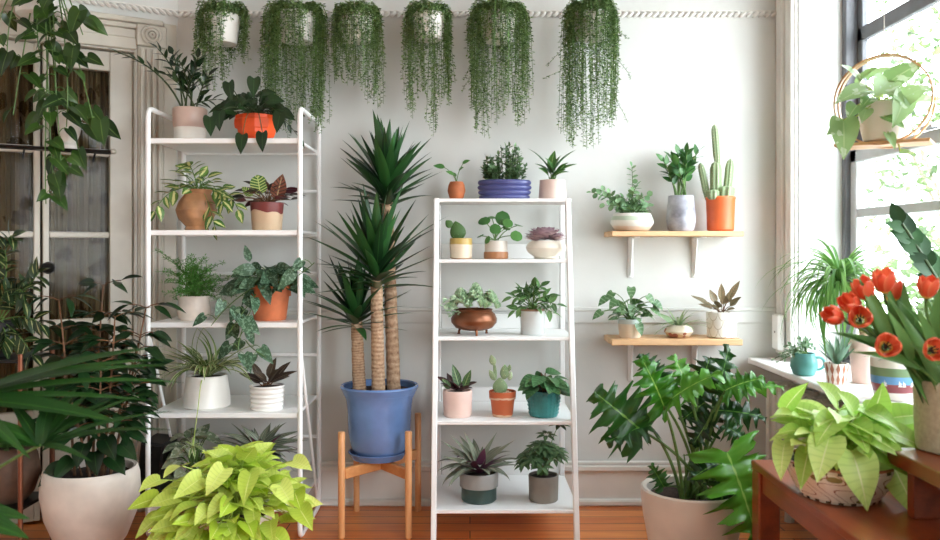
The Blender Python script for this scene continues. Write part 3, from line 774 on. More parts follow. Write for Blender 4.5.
for (x, y) in ((222, 133), (231, 128), (253, 150), (272, 148), (289, 130), (240, 100), (264, 96)):
    pts = bez((R.uniform(-8, 8), -14, p.top), p.P((x + 256) / 2, 104, -30), p.P(x, y - 9, -38), 8); tube(p.stem, pts, .6, .4, 5)
    leaf(p.leafmb, p.P(x, y - 10, -39), V((R.uniform(-.2, .2), -.2, -1)), V((R.uniform(-.3, .3), -1, .3)), 19, 13, 'heart', lobe=.22, bend=.3)
pts = bez((6, 0, p.top), p.P(280, 108, -20), p.P(304, 141, -22), 8); tube(p.stem, pts, .5, .3, 5); along(p.leafmb, pts, 5, 12, 5, 'lance', .5, .5, bend=.3)
p.fin(HEART, STEMD)
# ---------------------------------------------------------------- rack, second shelf
p = Plant('potted_hoya', 'variegated cream and green hoya in a faceted brown clay jug on the rack', 197, 3.23, RZ[3])
tw = lambda a, v: 1 + .055 * math.cos(5 * a + v * 5)
p.pot(190, 13, 12, P_CLAY, [(10.5, 0), (11.5, .03), (10.5, .1), (17, .3), (19.8, .5), (17.2, .72), (12.6, .9), (14.5, 1)], fn=tw, sharp=20)
p.dome(30, 24, 14, 17, 9, 'ovate', phi=1.75, el=0, bend=.4, up=.3)
for path in (((197, 188), (172, 186), (162, 212)), ((200, 188), (232, 186), (243, 210)), ((204, 190), (214, 205), (220, 226)), ((200, 188), (196, 168), (196, 168)), ((208, 188), (230, 192), (228, 204))):
    pts = bez(p.P(*path[0], -6), p.P(*path[1], -14), p.P(*path[2], -18), 8); tube(p.stem, pts, .6, .4, 5); along(p.leafmb, pts, 7, 15, 8.5, 'ovate', .9, .3, plane=(0, -1, .2), bend=.4)
p.fin(HOYA, STEMG)
p = Plant('potted_peperomia', 'dark-leaved plant with two striped upright leaves in a cream pot dipped burgundy', 267, 3.23, RZ[3])
p.pot(203, 16.6, 14.6, P_BURG)
p.dome(34, 23, 15, 17, 8, 'ovate', phi=1.5, el=.1, bend=.35, up=.15, stem=.5)
p.fin(DARKP, STEMB)
mb = MB()
leaf(mb, p.P(262, 195, -6), V((-.15, -.1, 1)), V((.1, -1, .1)), 20, 17, 'round', .15, .1, 8, 2); leaf(mb, p.P(255, 196, -8), V((-.9, -.1, .7)), V((-.1, -1, .3)), 14, 9, 'ovate', .15, .1, 8, 2)
p.put(mb, 'striped_leaf', PEA, label='light green striped leaf'); mb = MB(); leaf(mb, p.P(277, 200, -4), V((.22, .1, 1)), V((.0, -1, .0)), 27, 16, 'ovate', .1, .1, 8, 2)
p.put(mb, 'bronze_leaf', PEAB, label='bronze leaf with pale veins')
# ---------------------------------------------------------------- rack, third shelf
p = Plant('potted_asparagus_fern', 'feathery asparagus fern in a small pale marbled pot on the rack', 194, 3.25, RZ[2])
p.pot(296, 16, 13.5, P_MARB, [(13, 0), (15.6, .15), (16.2, .5), (14.6, .72), (16, 1)])
for i in range(54):
    az = i * 2.4; e = R.uniform(.05, 1.5); Lg = R.uniform(26, 44); b = V((R.uniform(-6, 6), R.uniform(-6, 6), p.top)); tip = b + dirv(az, e) * Lg + V((0, 0, -6 * math.cos(e)))
    pts = arch(b, tip, .25, 8); tube(p.stem, pts, .35, .2, 4, caps=False)
    for k in range(18):
        t = .25 + .75 * k / 17; x = t * 7; j = min(6, int(x)); q = pts[j].lerp(pts[j + 1], x - j); dd = dirv(R.uniform(0, 6.28), R.uniform(-.3, .5))
        for m in range(5): tiny(p.leafmb, q + dd * (m * 1.3), (dd + dirv(R.uniform(0, 6.28), R.uniform(-.6, .9))), V((0, -.3, 1)), 3.6, .9)
for (x, y) in ((158, 250), (166, 257), (226, 262)):
    pts = arch(V((0, 0, p.top)), p.P(x, y, -8), .2, 9); tube(p.stem, pts, .4, .25, 4)
    for k in range(60):
        x = R.uniform(.4, 1) * 8; j = min(7, int(x)); q = pts[j].lerp(pts[j + 1], x - j); tiny(p.leafmb, q, dirv(R.uniform(0, 6.28), R.uniform(-.5, .8)), V((0, -.3, 1)), 5, .9)
p.fin(FERN, STEMG)
p = Plant('potted_scindapsus', 'silvery green scindapsus trailing from a terracotta pot on the third rack shelf', 270, 3.24, RZ[2])
p.pot(286, 20.5, 16, P_TERRA, rim=.3)
p.dome(62, 30, 19, 23, 13, 'ovate', phi=1.7, face=(.1, -.8, .8), el=-.2, bend=.6, up=.35, stem=.7)
leaf(p.leafmb, p.P(252, 262, -8), V((-.3, 0, 1)), V((.2, -1, .2)), 18, 8, 'ovate', .1, .25)
for (a, b, c, n) in (((255, 288), (240, 300), (224, 322), 5), ((262, 290), (252, 312), (240, 330), 6), ((266, 290), (246, 330), (250, 352), 7), ((250, 340), (262, 344), (276, 352), 3), ((285, 285), (312, 272), (322, 262), 4)):
    p.vine(bez(p.P(*a, -14), p.P(*b, -42), p.P(*c, -42), 9), n, 20, 12, 'heart', .6, .7, lobe=.15, bend=.35)
p.fin(SILV, STEMG)
# ---------------------------------------------------------------- rack, fourth shelf
p = Plant('potted_spider_plant', 'striped spider plant spilling from a large white pot on the fourth rack shelf', 207, 3.25, RZ[1])
p.pot(375, 20, 22, P_WHITE, [(21, 0), (23, .05), (22, .5), (20, .97), (19.5, 1)], fn=lambda a, v: 1 + .012 * math.sin(3 * a + 4 * v))
p.rosette(96, 58, 4.8, 'strap', 1.5, .75, 1.55, r=4, ns=10, fold=.4, short=.5)
for (x, y) in ((150, 360), (158, 396), (232, 352), (240, 366), (252, 380), (244, 392)):
    b = V((R.uniform(-4, 4), -4, p.top)); tg = p.P(x, y, -14); dd = (tg - b); leaf(p.leafmb, b, V((dd.x, dd.y, dd.length * .9)), V((dd.x, dd.y, 0)) * -1 + V((0, 0, .01)), dd.length * 1.35, 4.4, 'strap', -1.9, .35, 12)
pts = [p.P(208, 376, -18), p.P(209, 382, -27), p.P(211, 400, -40), p.P(210, 418, -45), p.P(208, 436, -46)]; tube(p.stem, pts, .5, .4, 5)
for k in range(12): leaf(p.leafmb, p.P(208, 436, -46), dirv(k * 2.4, R.uniform(-.2, .9)), V((0, 0, 1)), 17, 3, 'strap', .9, .3)
p.fin(SPID, STEML)
p = Plant('potted_stromanthe', 'small plant with dark red-backed leaves in a white ribbed pot on the rack', 267, 3.2, RZ[1])
p.pot(385, 17.2, 15.5, P_RIB, [(14.5, 0), (16, .04), (17, 1)], fn=lambda a, v: 1 + .035 * math.cos(v * 2 * PI * 5.2))
for (x, y, dy, w) in ((246, 374, -6, 9), (252, 366, 4, 8), (272, 362, 6, 10), (286, 365, 0, 9), (292, 371, -8, 8), (260, 372, -12, 10), (278, 370, -10, 10), (266, 378, -14, 8), (250, 379, 8, 8), (284, 378, 10, 9)):
    b = V((R.uniform(-5, 5), R.uniform(-4, 4), p.top)); tg = p.P(x, y, dy); d = tg - b; q = b + d * .25; tube(p.stem, [b, q], .6, .5, 5); leaf(p.leafmb, q, d + V((0, 0, 3)), V((R.uniform(-.2, .2), -.6, .8)), d.length * .95, w, 'ovate', .35, .3)
p.fin(STROM, STEMB)
# ---------------------------------------------------------------- rack, bottom shelf
p = Plant('potted_tradescantia', 'purple-backed striped tradescantia in a grey pot on the bottom rack shelf', 261, 3.24, RZ[0])
p.pot(456, 20, 17, plain('grey_pot_glaze', (120, 120, 118), .5))
p.rosette(46, 48, 9, 'sword', 1.45, .3, .8, r=3, ns=8, fold=.3)
for (x, y) in ((226, 432), (236, 446), (298, 430), (304, 440), (292, 448), (246, 425), (282, 422), (268, 424)):
    b = V((0, -4, p.top + 8)); d = p.P(x, y, -10) - b; leaf(p.leafmb, b, d + V((0, 0, d.length * .3)), V((0, -.5, .9)), d.length * 1.1, 9, 'lance', .6, .3, 8)
p.fin(RHOEO, STEMD)
p = Plant('potted_satin_pothos', 'pale silvery satin pothos in a dark pot beside the black box', 195, 3.28, RZ[0])
p.pot(476, 16, 13, P_DARK)
p.dome(34, 24, 42, 19, 14, 'heart', phi=1.5, lobe=.2, el=-.2, bend=.4, up=.4, stem=.7, cx=-2)
PALES = leafmat('pale_satin_leaf', (112, 134, 104), (164, 172, 140), (150, 150, 110), .06, 'splotch', (190, 198, 176), .55, nscale=60, rough=.4)
p.fin(PALES, STEMG)
o = thing('storage_box', 'black upright box leaning behind the front post on the bottom rack shelf', 'box', (sc(157, 3.3), 3.3 - CD, RZ[0]))
mb = MB(); Mr = Matrix.Rotation(.12, 3, 'Y'); box(mb, (0, 0, .112), (.09, .16, .2), .006, Mr); mb.build('body', BLACKP, o)
mb = MB(); box(mb, (0, -.082, .112), (.076, .004, .18), .002, Mr); mb.build('front_grille', DARKM, o)
# ---------------------------------------------------------------- floor: neon pothos in front of the rack
p = Plant('potted_neon_pothos', 'lime green neon pothos with a broad mound of leaves on the floor before the rack', 236, 2.72, 0)
p.pot(512, 36, 28, P_WHITE)
for ring, (n, rx, h) in enumerate(((46, 38, 56), (66, 54, 48), (76, 62, 30))):
    p.dome(n, rx, h, 28, 19, 'heart', phi=(.9, 1.3, 1.75)[ring], lobe=.16, el=.1, bend=.55, up=.35, stem=.8, ns=7, nc=2, fold=.3, wave=.025)
for (x, y) in ((174, 484), (172, 520), (196, 470), (216, 480), (238, 470), (262, 476), (288, 488), (300, 466), (302, 496), (240, 498), (212, 512), (264, 508), (190, 500), (170, 502), (280, 522), (226, 530), (180, 534), (306, 512), (200, 534), (250, 536), (270, 538), (240, 522), (216, 544), (190, 520)):
    b = V((0, -10, p.top)); q = p.P(x, y - 14, -48 + abs(x - 236) * .2); tube(p.stem, arch(b, q, .2, 6), .8, .6, 5)
    leaf(p.leafmb, q, V(((x - 236) / 90 + R.uniform(-.5, .5), -.7, R.uniform(-.6, .1))), V((R.uniform(-.5, .5), -.6, .8)), R.uniform(26, 33), R.uniform(18, 23), 'heart', .45, .25, 7, 2, lobe=.16, wave=.02)
for k in range(22):
    x = 192 + 4.3 * k; y = R.uniform(512, 536); b = V((0, -20, p.top)); q = p.P(x, y, -44 - R.uniform(0, 8) + abs(x - 236) * .15); tube(p.stem, arch(b, q, .2, 6), .8, .6, 5)
    leaf(p.leafmb, q, V(((x - 236) / 80 + R.uniform(-.4, .4), -.7, R.uniform(-.7, -.1))), V((R.uniform(-.4, .4), -.6, .8)), R.uniform(24, 31), R.uniform(17, 21), 'heart', .5, .3, 7, 2, lobe=.16, wave=.02)
p.fin(NEON, STEML)
# ================================================================ yucca in the blue pot
P_BLUE = plain('blue_glaze', (104, 136, 188), .22, .05, 10, coat=.4)
mb = MB(); lathe(mb, [(.088, 0), (.1, .004), (.116, .03), (.112, .032), (.1, .01), (.09, .007), (.002, .007)], 40)
sa = mb.build('saucer', P_BLUE, loc=(sc(378, 3.3), 3.3 - CD, .2565)); tag(sa, 'blue glazed saucer under the blue yucca pot on the wooden stand', 'saucer')
p = Plant('potted_yucca', 'tall three-caned yucca in a blue glazed pot on a wooden stand', 379.5, 3.3, .2645)
p.pot(385, 39, 26, P_BLUE, [(19, 0), (22, .02), (28.5, .14), (31.3, .36), (32, .66), (33.5, .82), (38, .95), (39.3, .985), (39, 1)], depth=8, th=3)
CANE = NT('yucca_cane_bark'); t = CANE; o = t.obj(); u, v = t.sepuv()
wv = t.math('SINE', t.math('ADD', t.math('MULTIPLY', v, 170.0), t.math('MULTIPLY', t.noise(30, 2, o), 7.0)))
f = t.math('ADD', t.math('MULTIPLY', wv, .16), t.noise(90, 3, o)); t.col(t.ramp(f, [(.1, (128, 98, 74)), (.5, (178, 146, 116)), (.9, (204, 178, 150))])); t.bump(f, .7, .004); t.set(.85)
heads = []
for (x0, y0, x1, y1, r0, r1, dy) in ((360, 388, 357, 318, 6.8, 5.6, -4), (380, 388, 378, 280, 6.8, 5.8, -14), (393, 388, 386, 198, 7, 5.6, 10)):
    mb = MB(); a, b = p.P(x0, y0, dy), p.P(x1, y1, dy); a.z = p.top - 6
    n = 26; pts = [a.lerp(b, k / n) + V((R.uniform(-.25, .25), R.uniform(-.25, .25), 0)) for k in range(n + 1)]
    tube(mb, pts, r0, r1, 12, rf=lambda k: 1 + .03 * math.sin(k * 90)); p.put(mb, 'cane', CANE.m); heads.append(b)
for (c, n, Lg, W, sp, up) in ((heads[2], 62, 70, 12.5, .28, 34), (heads[1], 60, 78, 12.5, .08, 34), (heads[0], 46, 64, 10, -.1, 18)):
    mb = MB()
    for i in range(n):
        t_ = i / n; az = i * 2.39996; e = 1.5 - (1.5 - sp) * t_ ** .95 + R.uniform(-.16, .16); d = dirv(az, e)
        pp = c + V((0, 0, up * (1 - t_) - 10)) + V((math.cos(az), math.sin(az), 0)) * 4
        g = (.8 + .2 * math.sin(PI * min(1, t_ * 1.1 + .1))) * R.uniform(.72, 1.1)
        ww = p.d - CD + (pp.y + d.y * Lg * g) * p.s
        if ww > -.03: g *= .75
        leaf(mb, pp, d, dirv(az, e + PI / 2), Lg * g, W * R.uniform(.8, 1.1), 'sword', R.uniform(-.05, .45) * (1 if t_ > .3 else .4), .3, 7, sway=R.uniform(-.12, .12))
    p.put(mb, 'leaf_crown', YUC, sharp=0)

# ================================================================ ladder shelf
def lp(name, label, px, i, off=.1, **k): return Plant(name, label, px, ldf(LZ[i]) + off, LZ[i] + .0005, **k)
GREEN = leafmat('fresh_green_leaf', (66, 108, 58), (112, 154, 90), (140, 174, 116), .06, rough=.38)
PILEA = leafmat('pilea_leaf', (60, 106, 52), (88, 138, 70), rough=.3)
GREY = leafmat('grey_green_leaf', (156, 188, 148), (206, 224, 192), rough=.55)
DIEF = leafmat('dieffenbachia_leaf', (54, 100, 50), (84, 130, 66), (150, 180, 110), .12, rough=.36)
BUSH = leafmat('small_bush_leaf', (66, 100, 60), (118, 150, 104), rough=.45)
ECHE = leafmat('purple_echeveria_leaf', (190, 164, 174), (228, 206, 208), pat='tip', pc=(128, 92, 112), amt=.7, rough=.5, trans=.05)
PEPS = leafmat('ridged_peperomia_leaf', (52, 94, 56), (74, 118, 70), (60, 96, 58), .05, 'rays', (112, 150, 104), .5, 36, 7, rough=.35)
SCHF = leafmat('schefflera_leaf', (50, 80, 50), (92, 124, 84), (110, 140, 90), .07, rough=.36)
CACT = leafmat('cactus_skin', (118, 142, 102), (162, 180, 142), rough=.6, trans=0)
CALD = leafmat('burgundy_calathea_leaf', (52, 36, 36), (74, 46, 46), (96, 64, 60), .08, back=(96, 32, 46), rough=.4)
P_NAVY = plain('blue_violet_glaze', (72, 76, 126), .35, .06)
P_ROUNDT = plain('rust_terracotta', (176, 100, 58), .7, .08, 20)
P_PINK = plain('pale_pink_ceramic', (214, 190, 178), .5, .03)
P_BLUSH = plain('blush_pink_ceramic', (226, 196, 184), .55, .03)
P_CRY = bands('cream_and_ochre_glaze', [(0, (190, 140, 100)), (.07, (222, 204, 178)), (.7, (190, 160, 84))], .35, .2, 8)
P_CREAM = plain('cream_glaze', (230, 222, 206), .28, .02)
P_COPB = bands('stone_with_copper_base', [(0, (164, 108, 66)), (.4, (206, 196, 184))], .45, .02)
P_CAUL = plain('hammered_copper', (122, 74, 46), .36, .14, 9, metal=.5)
P_MUG = plain('pale_blue_grey_glaze', (206, 210, 208), .3, .05)
P_TEAL = plain('teal_glaze', (54, 132, 130), .3, .12, 14)
P_GRYT = bands('grey_over_dark_green', [(0, (34, 66, 62)), (.5, (150, 150, 146))], .4)
P_TAUPE = plain('taupe_grey_ceramic', (134, 126, 116), .55, .04)
# top shelf
p = lp('potted_young_pilea', 'tiny few-leaved seedling in a round rust terracotta pot on top ladder shelf', 456.5, 4)
p.pot(182, 6.5, 6, P_ROUNDT, [(5, 0), (7, .12), (9, .5), (8, .82), (6.5, 1)], depth=3)
for (x, y, L_) in ((443, 167, 12), (452, 174, 9), (464, 163, 9), (460, 170, 8), (455, 176, 7)):
    q = p.P(x, y, R.uniform(-4, 4)); b = V((0, 0, p.top - 1)); tube(p.stem, arch(b, q, .2, 6), .4, .3, 5); d = q - b; d.z *= .1; leaf(p.leafmb, q - d.normalized() * 2, d + V((0, -1, 1)), V((0, -1, .7)), L_, L_ * .55, 'ovate', .2, .15)
p.fin(PILEA, STEMG)
p = lp('potted_bush_herb', 'bushy small-leaved plant in a blue-violet ribbed oval planter', 504.5, 4)
p.pot(181, 26.5, 25, P_NAVY, [(22, 0), (25, .05), (25.6, .12), (25.2, .2), (23.8, .24), (26, .32), (26.6, .4), (26, .46), (24.6, .5), (26.8, .58), (27.2, .66), (26.6, .72), (25, .76), (26.6, .84), (26.8, .92), (26, 1)], depth=4, sy=.55, sharp=60)
for (x, y, dy) in [(484, 163, 0), (489, 158, 5), (493, 160, -4), (498, 165, 4), (503, 148, 0), (507, 146, 5), (511, 150, -5), (516, 151, 2), (519, 156, -4), (513, 158, 7), (499, 156, -7), (481, 170, 4), (523, 166, 3), (508, 160, -8), (494, 168, -8), (488, 170, 6), (516, 166, -8)]:
    for k in range(2):
        q = p.P(x + R.uniform(-3, 3), y + R.uniform(-2, 5), dy + R.uniform(-4, 4)); b = V((q.x * .75, q.y * .6, p.top - 1)); pts = [b, b.lerp(q, .5) + V((R.uniform(-1, 1), 0, 0)), q]; tube(p.stem, pts, .4, .25, 4)
        along(p.leafmb, pts, 26, 5.2, 3.0, 'ovate', 1.0, .05, bend=.2, ns=3)
p.fin(BUSH, STEMD)
p = lp('potted_dieffenbachia', 'broad-leaved young plant in a pale pink tapered pot on top ladder shelf', 552.5, 4)
p.pot(180.5, 13, 14, P_PINK, [(13.2, 0), (14, .06), (12.8, 1)], depth=4)
for (x, y, w, dy) in ((536, 152, 7, -4), (542, 173, 6.5, -10), (568, 153, 8, -2), (571, 168, 7, -8), (556, 158, 7, 6), (550, 163, 8, -10), (562, 168, 7, -12), (546, 160, 7, 8), (540, 166, 6, 6), (560, 175, 6, -13), (552, 154, 7, 3), (566, 174, 6, 4)):
    b = V((R.uniform(-3, 3), R.uniform(-3, 3), p.top)); d = p.P(x, y, dy) - b; q = b + d * .2 + V((0, 0, 2)); tube(p.stem, [b, q], .7, .6, 5); leaf(p.leafmb, q, d + V((0, 0, d.length * .35)), V((-d.x * .4, -.7, 1)), d.length * 1.0, w * 1.35, 'ovate', .6, .3, 7)
p.fin(DIEF, STEMG)
# second shelf
def pad(mb, base, d, L_, W_, T_=.35, n=V((0, -1, 0))):
    base = V(base); d = V(d).normalized(); n = n - d * n.dot(d); n.normalize(); s = d.cross(n); vs = []; fs = []; uv = []; a, b = 14, 16
    for i in range(a + 1):
        t = i / a; w = max(.03, math.sin(PI * t ** .8) ** .75) * W_ / 2
        if i == 0: w = W_ * .12
        for j in range(b): an = 2 * PI * j / b; vs.append(base + d * (t * L_) + s * (math.cos(an) * w) + n * (math.sin(an) * w * T_)); uv.append((j / b, t))
    for i in range(a):
        for j in range(b): j2 = (j + 1) % b; fs.append((i * b + j, i * b + j2, (i + 1) * b + j2, (i + 1) * b + j))
    fs += [tuple(range(b))[::-1], tuple(a * b + j for j in range(b))]; mb.add(vs, fs, uv, R.random())
def spines(mb, base, d, L_, W_, n=None, k=60, r=.32):
    d = V(d).normalized(); nn = (n or V((0, -1, 0))); nn = (nn - d * nn.dot(d)).normalized(); s = d.cross(nn)
    for i in range(k):
        t = R.uniform(.08, .95); w = math.sin(PI * t ** .8) ** .75 * W_ / 2; x = R.uniform(-.85, .85); sg = R.choice((-1, 1))
        q = V(base) + d * t * L_ + s * x * w + nn * sg * w * .36 * math.sqrt(1 - x * x); tiny(mb, q, nn * sg + s * R.uniform(-.4, .4) + d * R.uniform(-.4, .4), d, 1.3, .5)
SPINE = plain('pale_spines', (214, 204, 170), .8)
p = lp('potted_paddle_cactus', 'two-pad green paddle cactus in a cream and ochre pot on second ladder shelf', 461, 3)
p.pot(238.5, 11.3, 10, P_CRY, [(9.5, 0), (10.8, .06), (11.4, .6), (11.2, 1)], depth=3)
mb = MB(); b = V((-1, 0, p.top - 2)); pad(mb, b, (-.25, 0, 1), 20, 16); pad(mb, b + V((-8, 0, 13.5)), (-.75, 0, .8), 9, 8)
p.put(mb, 'pads', leafmat('bright_cactus_skin', (62, 96, 46), (84, 118, 58), rough=.55, trans=0), sharp=0); mb = MB(); spines(mb, b, (-.25, 0, 1), 18, 14.5, k=40); p.put(mb, 'spines', SPINE, smooth=False)
p = lp('potted_chinese_money_plant', 'round-leaved chinese money plant in a stone pot with copper base', 496, 3)
p.pot(241, 12, 11.5, P_COPB, [(11.3, 0), (12, .05), (12, .38), (11.4, .4), (11.4, .97), (11.2, 1)], fn=lambda a, v: 1 + (.02 * math.cos(16 * a) if v < .36 else 0), depth=3)
for (x, y, w, dy, f) in ((484, 221, 13, -6, (-.2, -.6, .8)), (503, 218, 16, 4, (.15, -.95, .35)), (495, 229, 12, -8, (0, -.9, .5)), (516, 236, 13, -10, (.2, -.8, .6)), (480, 236, 8, -4, (-.4, -.2, 1)), (519, 225, 10, 2, (.2, -.15, 1)), (487, 240, 9, -10, (-.7, -.5, .4)), (507, 228, 9, 8, (.3, -.4, 1)), (492, 217, 9, 10, (0, -.3, 1)), (508, 223, 11, -2, (.2, -.8, .6))):
    q = p.P(x, y, dy); b = V((R.uniform(-2, 2), R.uniform(-2, 2), p.top)); tube(p.stem, arch(b, q, .15, 6), .55, .45, 5); n = V(f).normalized(); d = V((0, 0, -1)); d = (d - n * d.dot(n)).normalized()
    leaf(p.leafmb, q - d * w * .5 + n * .3, d, n, w, w * .95, 'round', .12, -.12, 8, 2)
p.fin(PILEA, STEMG)
p = lp('potted_echeveria', 'purple rosette echeveria in a squat cream bowl on second ladder shelf', 546, 3)
p.pot(241, 15, 12, P_CREAM, [(11, 0), (12.5, .04), (12, .12), (18.5, .38), (20.5, .62), (18.5, .86), (15, .97), (14.5, 1)], depth=3)
for (c, s_) in ((V((-1, 0, 2)), 1.0), (V((9, -3, 1)), .62), (V((-10, -2, 1)), .6)):
    c = c + V((0, 0, p.top - 1))
    for i in range(int(44 * s_)):
        t_ = i / (44 * s_); az = i * 2.39996; e = 1.2 - 1.1 * t_; leaf(p.leafmb, c, dirv(az, e), dirv(az, e + PI / 2), (13 + 11 * t_) * s_, 9.5 * s_, 'spoon', -.1, .2, 7)
p.fin(ECHE)
# third shelf
p = lp('potted_sedum', 'pale green sedum overflowing a round copper cauldron on three legs', 474, 2)
def legs3(p, rad, h, mat):
    for k in range(3):
        a = -PI / 2 + (k - 1) * 2.1 + .15; mb = MB(); x, y = math.cos(a) * rad, math.sin(a) * rad
        tube(mb, bez((x * .8, y * .8, h + 2.5), (x * 1.15, y * 1.15, h * .5), (x * .95, y * .95, 0), 6) + [V((x * 1.12, y * 1.12, 0))], 1.5, .9, 8); p.put(mb, 'foot', mat)
p.pot(309, 17.5, 9, P_CAUL, [(5, .17), (11, .17), (18.5, .27), (22.6, .47), (23, .62), (20.8, .82), (18, .92), (18.8, 1)], depth=3, sharp=60)
legs3(p, 16, 5, P_CAUL)
for i in range(210):
    az = R.uniform(0, 6.28); r_ = math.sqrt(R.random()); x = math.cos(az) * r_ * 24; y = math.sin(az) * r_ * 18; zz = p.top + 3 + 13 * math.sqrt(max(0, 1 - r_ * r_)) * (1 + .45 * math.sin(x * .42 + 1)) - 3 * r_
    c = V((x, y, zz)); ax = V((x * .03, y * .03, 1)).normalized()
    for k in range(9): d = dirv(k * 2.4, 1.2 - k * .12); leaf(p.leafmb, c, d + ax * .3, ax, 5.6, 3.6, 'spoon', -.2, .2, 3)
for (x, y) in ((449, 300), (451, 306), (455, 311), (447, 304)):
    for k in range(16): c = p.P(x + R.uniform(-4, 4), y + R.uniform(-5, 4), -12 + R.uniform(-4, 4)); leaf(p.leafmb, c, dirv(k * 2.4, R.uniform(-.4, .8)), V((0, -.5, .8)), 5, 3, 'spoon', .2, .2, 3)
p.fin(GREY)
p = lp('potted_hoya', 'green trailing hoya in a pale blue-grey mug pot on third ladder shelf', 532.5, 2)
p.pot(309, 12.3, 11.8, bands('blue_grey_brown_rim', [(0, (204, 208, 206)), (.93, (140, 108, 84))], .35), [(11.4, 0), (12, .04), (12.3, 1)], depth=3)
p.dome(24, 13, 14, 12, 5.5, 'ovate', phi=1.5, el=.1, bend=.5, up=.2)
for (x, y) in ((512, 297), (515, 310), (556, 304), (552, 312), (520, 292), (548, 296), (534, 287), (541, 286), (526, 290)):
    q = p.P(x, y, R.uniform(-8, 2)); b = V((0, 0, p.top)); pts = arch(b, q, .35, 7); tube(p.stem, pts, .5, .35, 5); along(p.leafmb, pts, 6, 12, 6, 'ovate', .8, .4, plane=(0, -1, .3), bend=.4)
p.fin(GREEN, STEMG)
# fourth shelf
p = lp('potted_calathea', 'dark burgundy-leaved calathea with two green upright leaves in a blush pink pot', 457.5, 1)
p.pot(390, 14.6, 13.8, P_BLUSH, [(13, 0), (14, .06), (14.8, .9), (14.3, 1)], depth=3)
for (x, y, w, dy) in ((436, 374, 9, -5), (443, 381, 10, -12), (476, 381, 9, -5), (471, 386, 9, -13), (452, 378, 9, -12), (462, 383, 9, -13), (447, 373, 8, 6), (470, 377, 8, 8), (442, 386, 8, 4)):
    b = V((R.uniform(-4, 4), R.uniform(-4, 4), p.top)); d = p.P(x, y, dy) - b; leaf(p.leafmb, b, d + V((0, 0, 4)), V((R.uniform(-.2, .2), -.5, 1)), d.length * 1.02, w, 'ovate', .4, .15, 8, 2, wave=.05)
p.fin(CALD); mb = MB()
leaf(mb, p.P(459, 386, -2), V((-.28, 0, 1)), V((.3, -1, .1)), 23, 9, 'ovate', .1, .3, 8); leaf(mb, p.P(464, 387, -3), V((.3, 0, .8)), V((-.2, -1, .2)), 19, 8, 'ovate', .15, .3, 8); leaf(mb, p.P(450, 388, -6), V((-.5, 0, .7)), V((.2, -1, .3)), 13, 7, 'ovate', .15, .3, 8)
p.put(mb, 'upright_leaves', leafmat('green_calathea_leaf', (62, 96, 52), (88, 126, 70), (150, 170, 110), .08, 'chevron', (52, 74, 46), .6, 40, 6), label='green upright leaves', sharp=0)
p = lp('potted_prickly_pear', 'spiny many-padded prickly pear in a terracotta pot on fourth ladder shelf', 502.5, 1)
p.pot(391, 13.3, 10.2, bands('orange_terracotta_with_lime_bloom', [(0, (216, 176, 146)), (.09, (190, 92, 48)), (.7, (214, 178, 150)), (.78, (190, 92, 48))], .6, .12, 40), rim=.3, depth=3)
mb = MB(); ms = MB(); b = p.P(500, 394, -3)
for (x, y, d, L_, W_) in ((500, 394, (0, 0, 1), 17, 15), (504, 379, (.05, 0, 1), 15, 9), (495, 380, (-.5, 0, .9), 12, 6), (496, 379, (-.12, .05, 1), 19, 3.5), (494, 365, (-.3, 0, 1), 11, 7), (509, 380, (.25, 0, 1), 9, 5), (509, 371, (.1, 0, 1), 7, 4)):
    b = p.P(x, y, -2); pad(mb, b, d, L_, W_); spines(ms, b, d, L_, W_, k=70)
p.put(mb, 'pads', CACT, sharp=0); p.put(ms, 'spines', SPINE, smooth=False)
mb = MB()
for i in range(60): a = R.uniform(0, 6.28); r_ = math.sqrt(R.random()) * 11; lathe(mb, [(.1, 0), (1.2, .5), (1.0, 1.2), (.1, 1.5)], 6, (math.cos(a) * r_, math.sin(a) * r_, p.top - 2.2))
o = p.put(mb, 'gravel', plain('pale_gravel', (216, 190, 166), .9)); o['kind'] = 'stuff'
p = lp('potted_ridged_peperomia', 'glossy ridged green leaves in a teal studded pot on fourth ladder shelf', 543.5, 1)
p.pot(390, 16.3, 14, P_TEAL, [(12.5, 0), (14.2, .06), (16.4, .7), (16.2, 1)], fn=lambda a, v: 1 + .07 * max(0, math.cos(22 * a)) * max(0, math.cos(v * 44)), seg=132, depth=3)
p.dome(16, 15, 16, 19, 14, 'ovate', phi=1.3, el=-.2, bend=.5, up=.3, stem=.7)
for (x, y) in ((527, 383), (530, 370), (533, 387), (545, 378), (556, 378), (563, 389), (570, 396), (540, 368), (548, 384)):
    q = p.P(x, y, -13); b = V((0, 0, p.top)); d = q - b; q2 = b + d * .5 + V((0, 0, 3)); tube(p.stem, arch(b, q2, .2, 5), .7, .6, 5); leaf(p.leafmb, q2, V((d.x / 18, -.35, -.05)), V((d.x / 40, -.6, .8)), 20, 14.5, 'ovate', .5, .25, 8, 2)
p.fin(PEPS, STEMB)
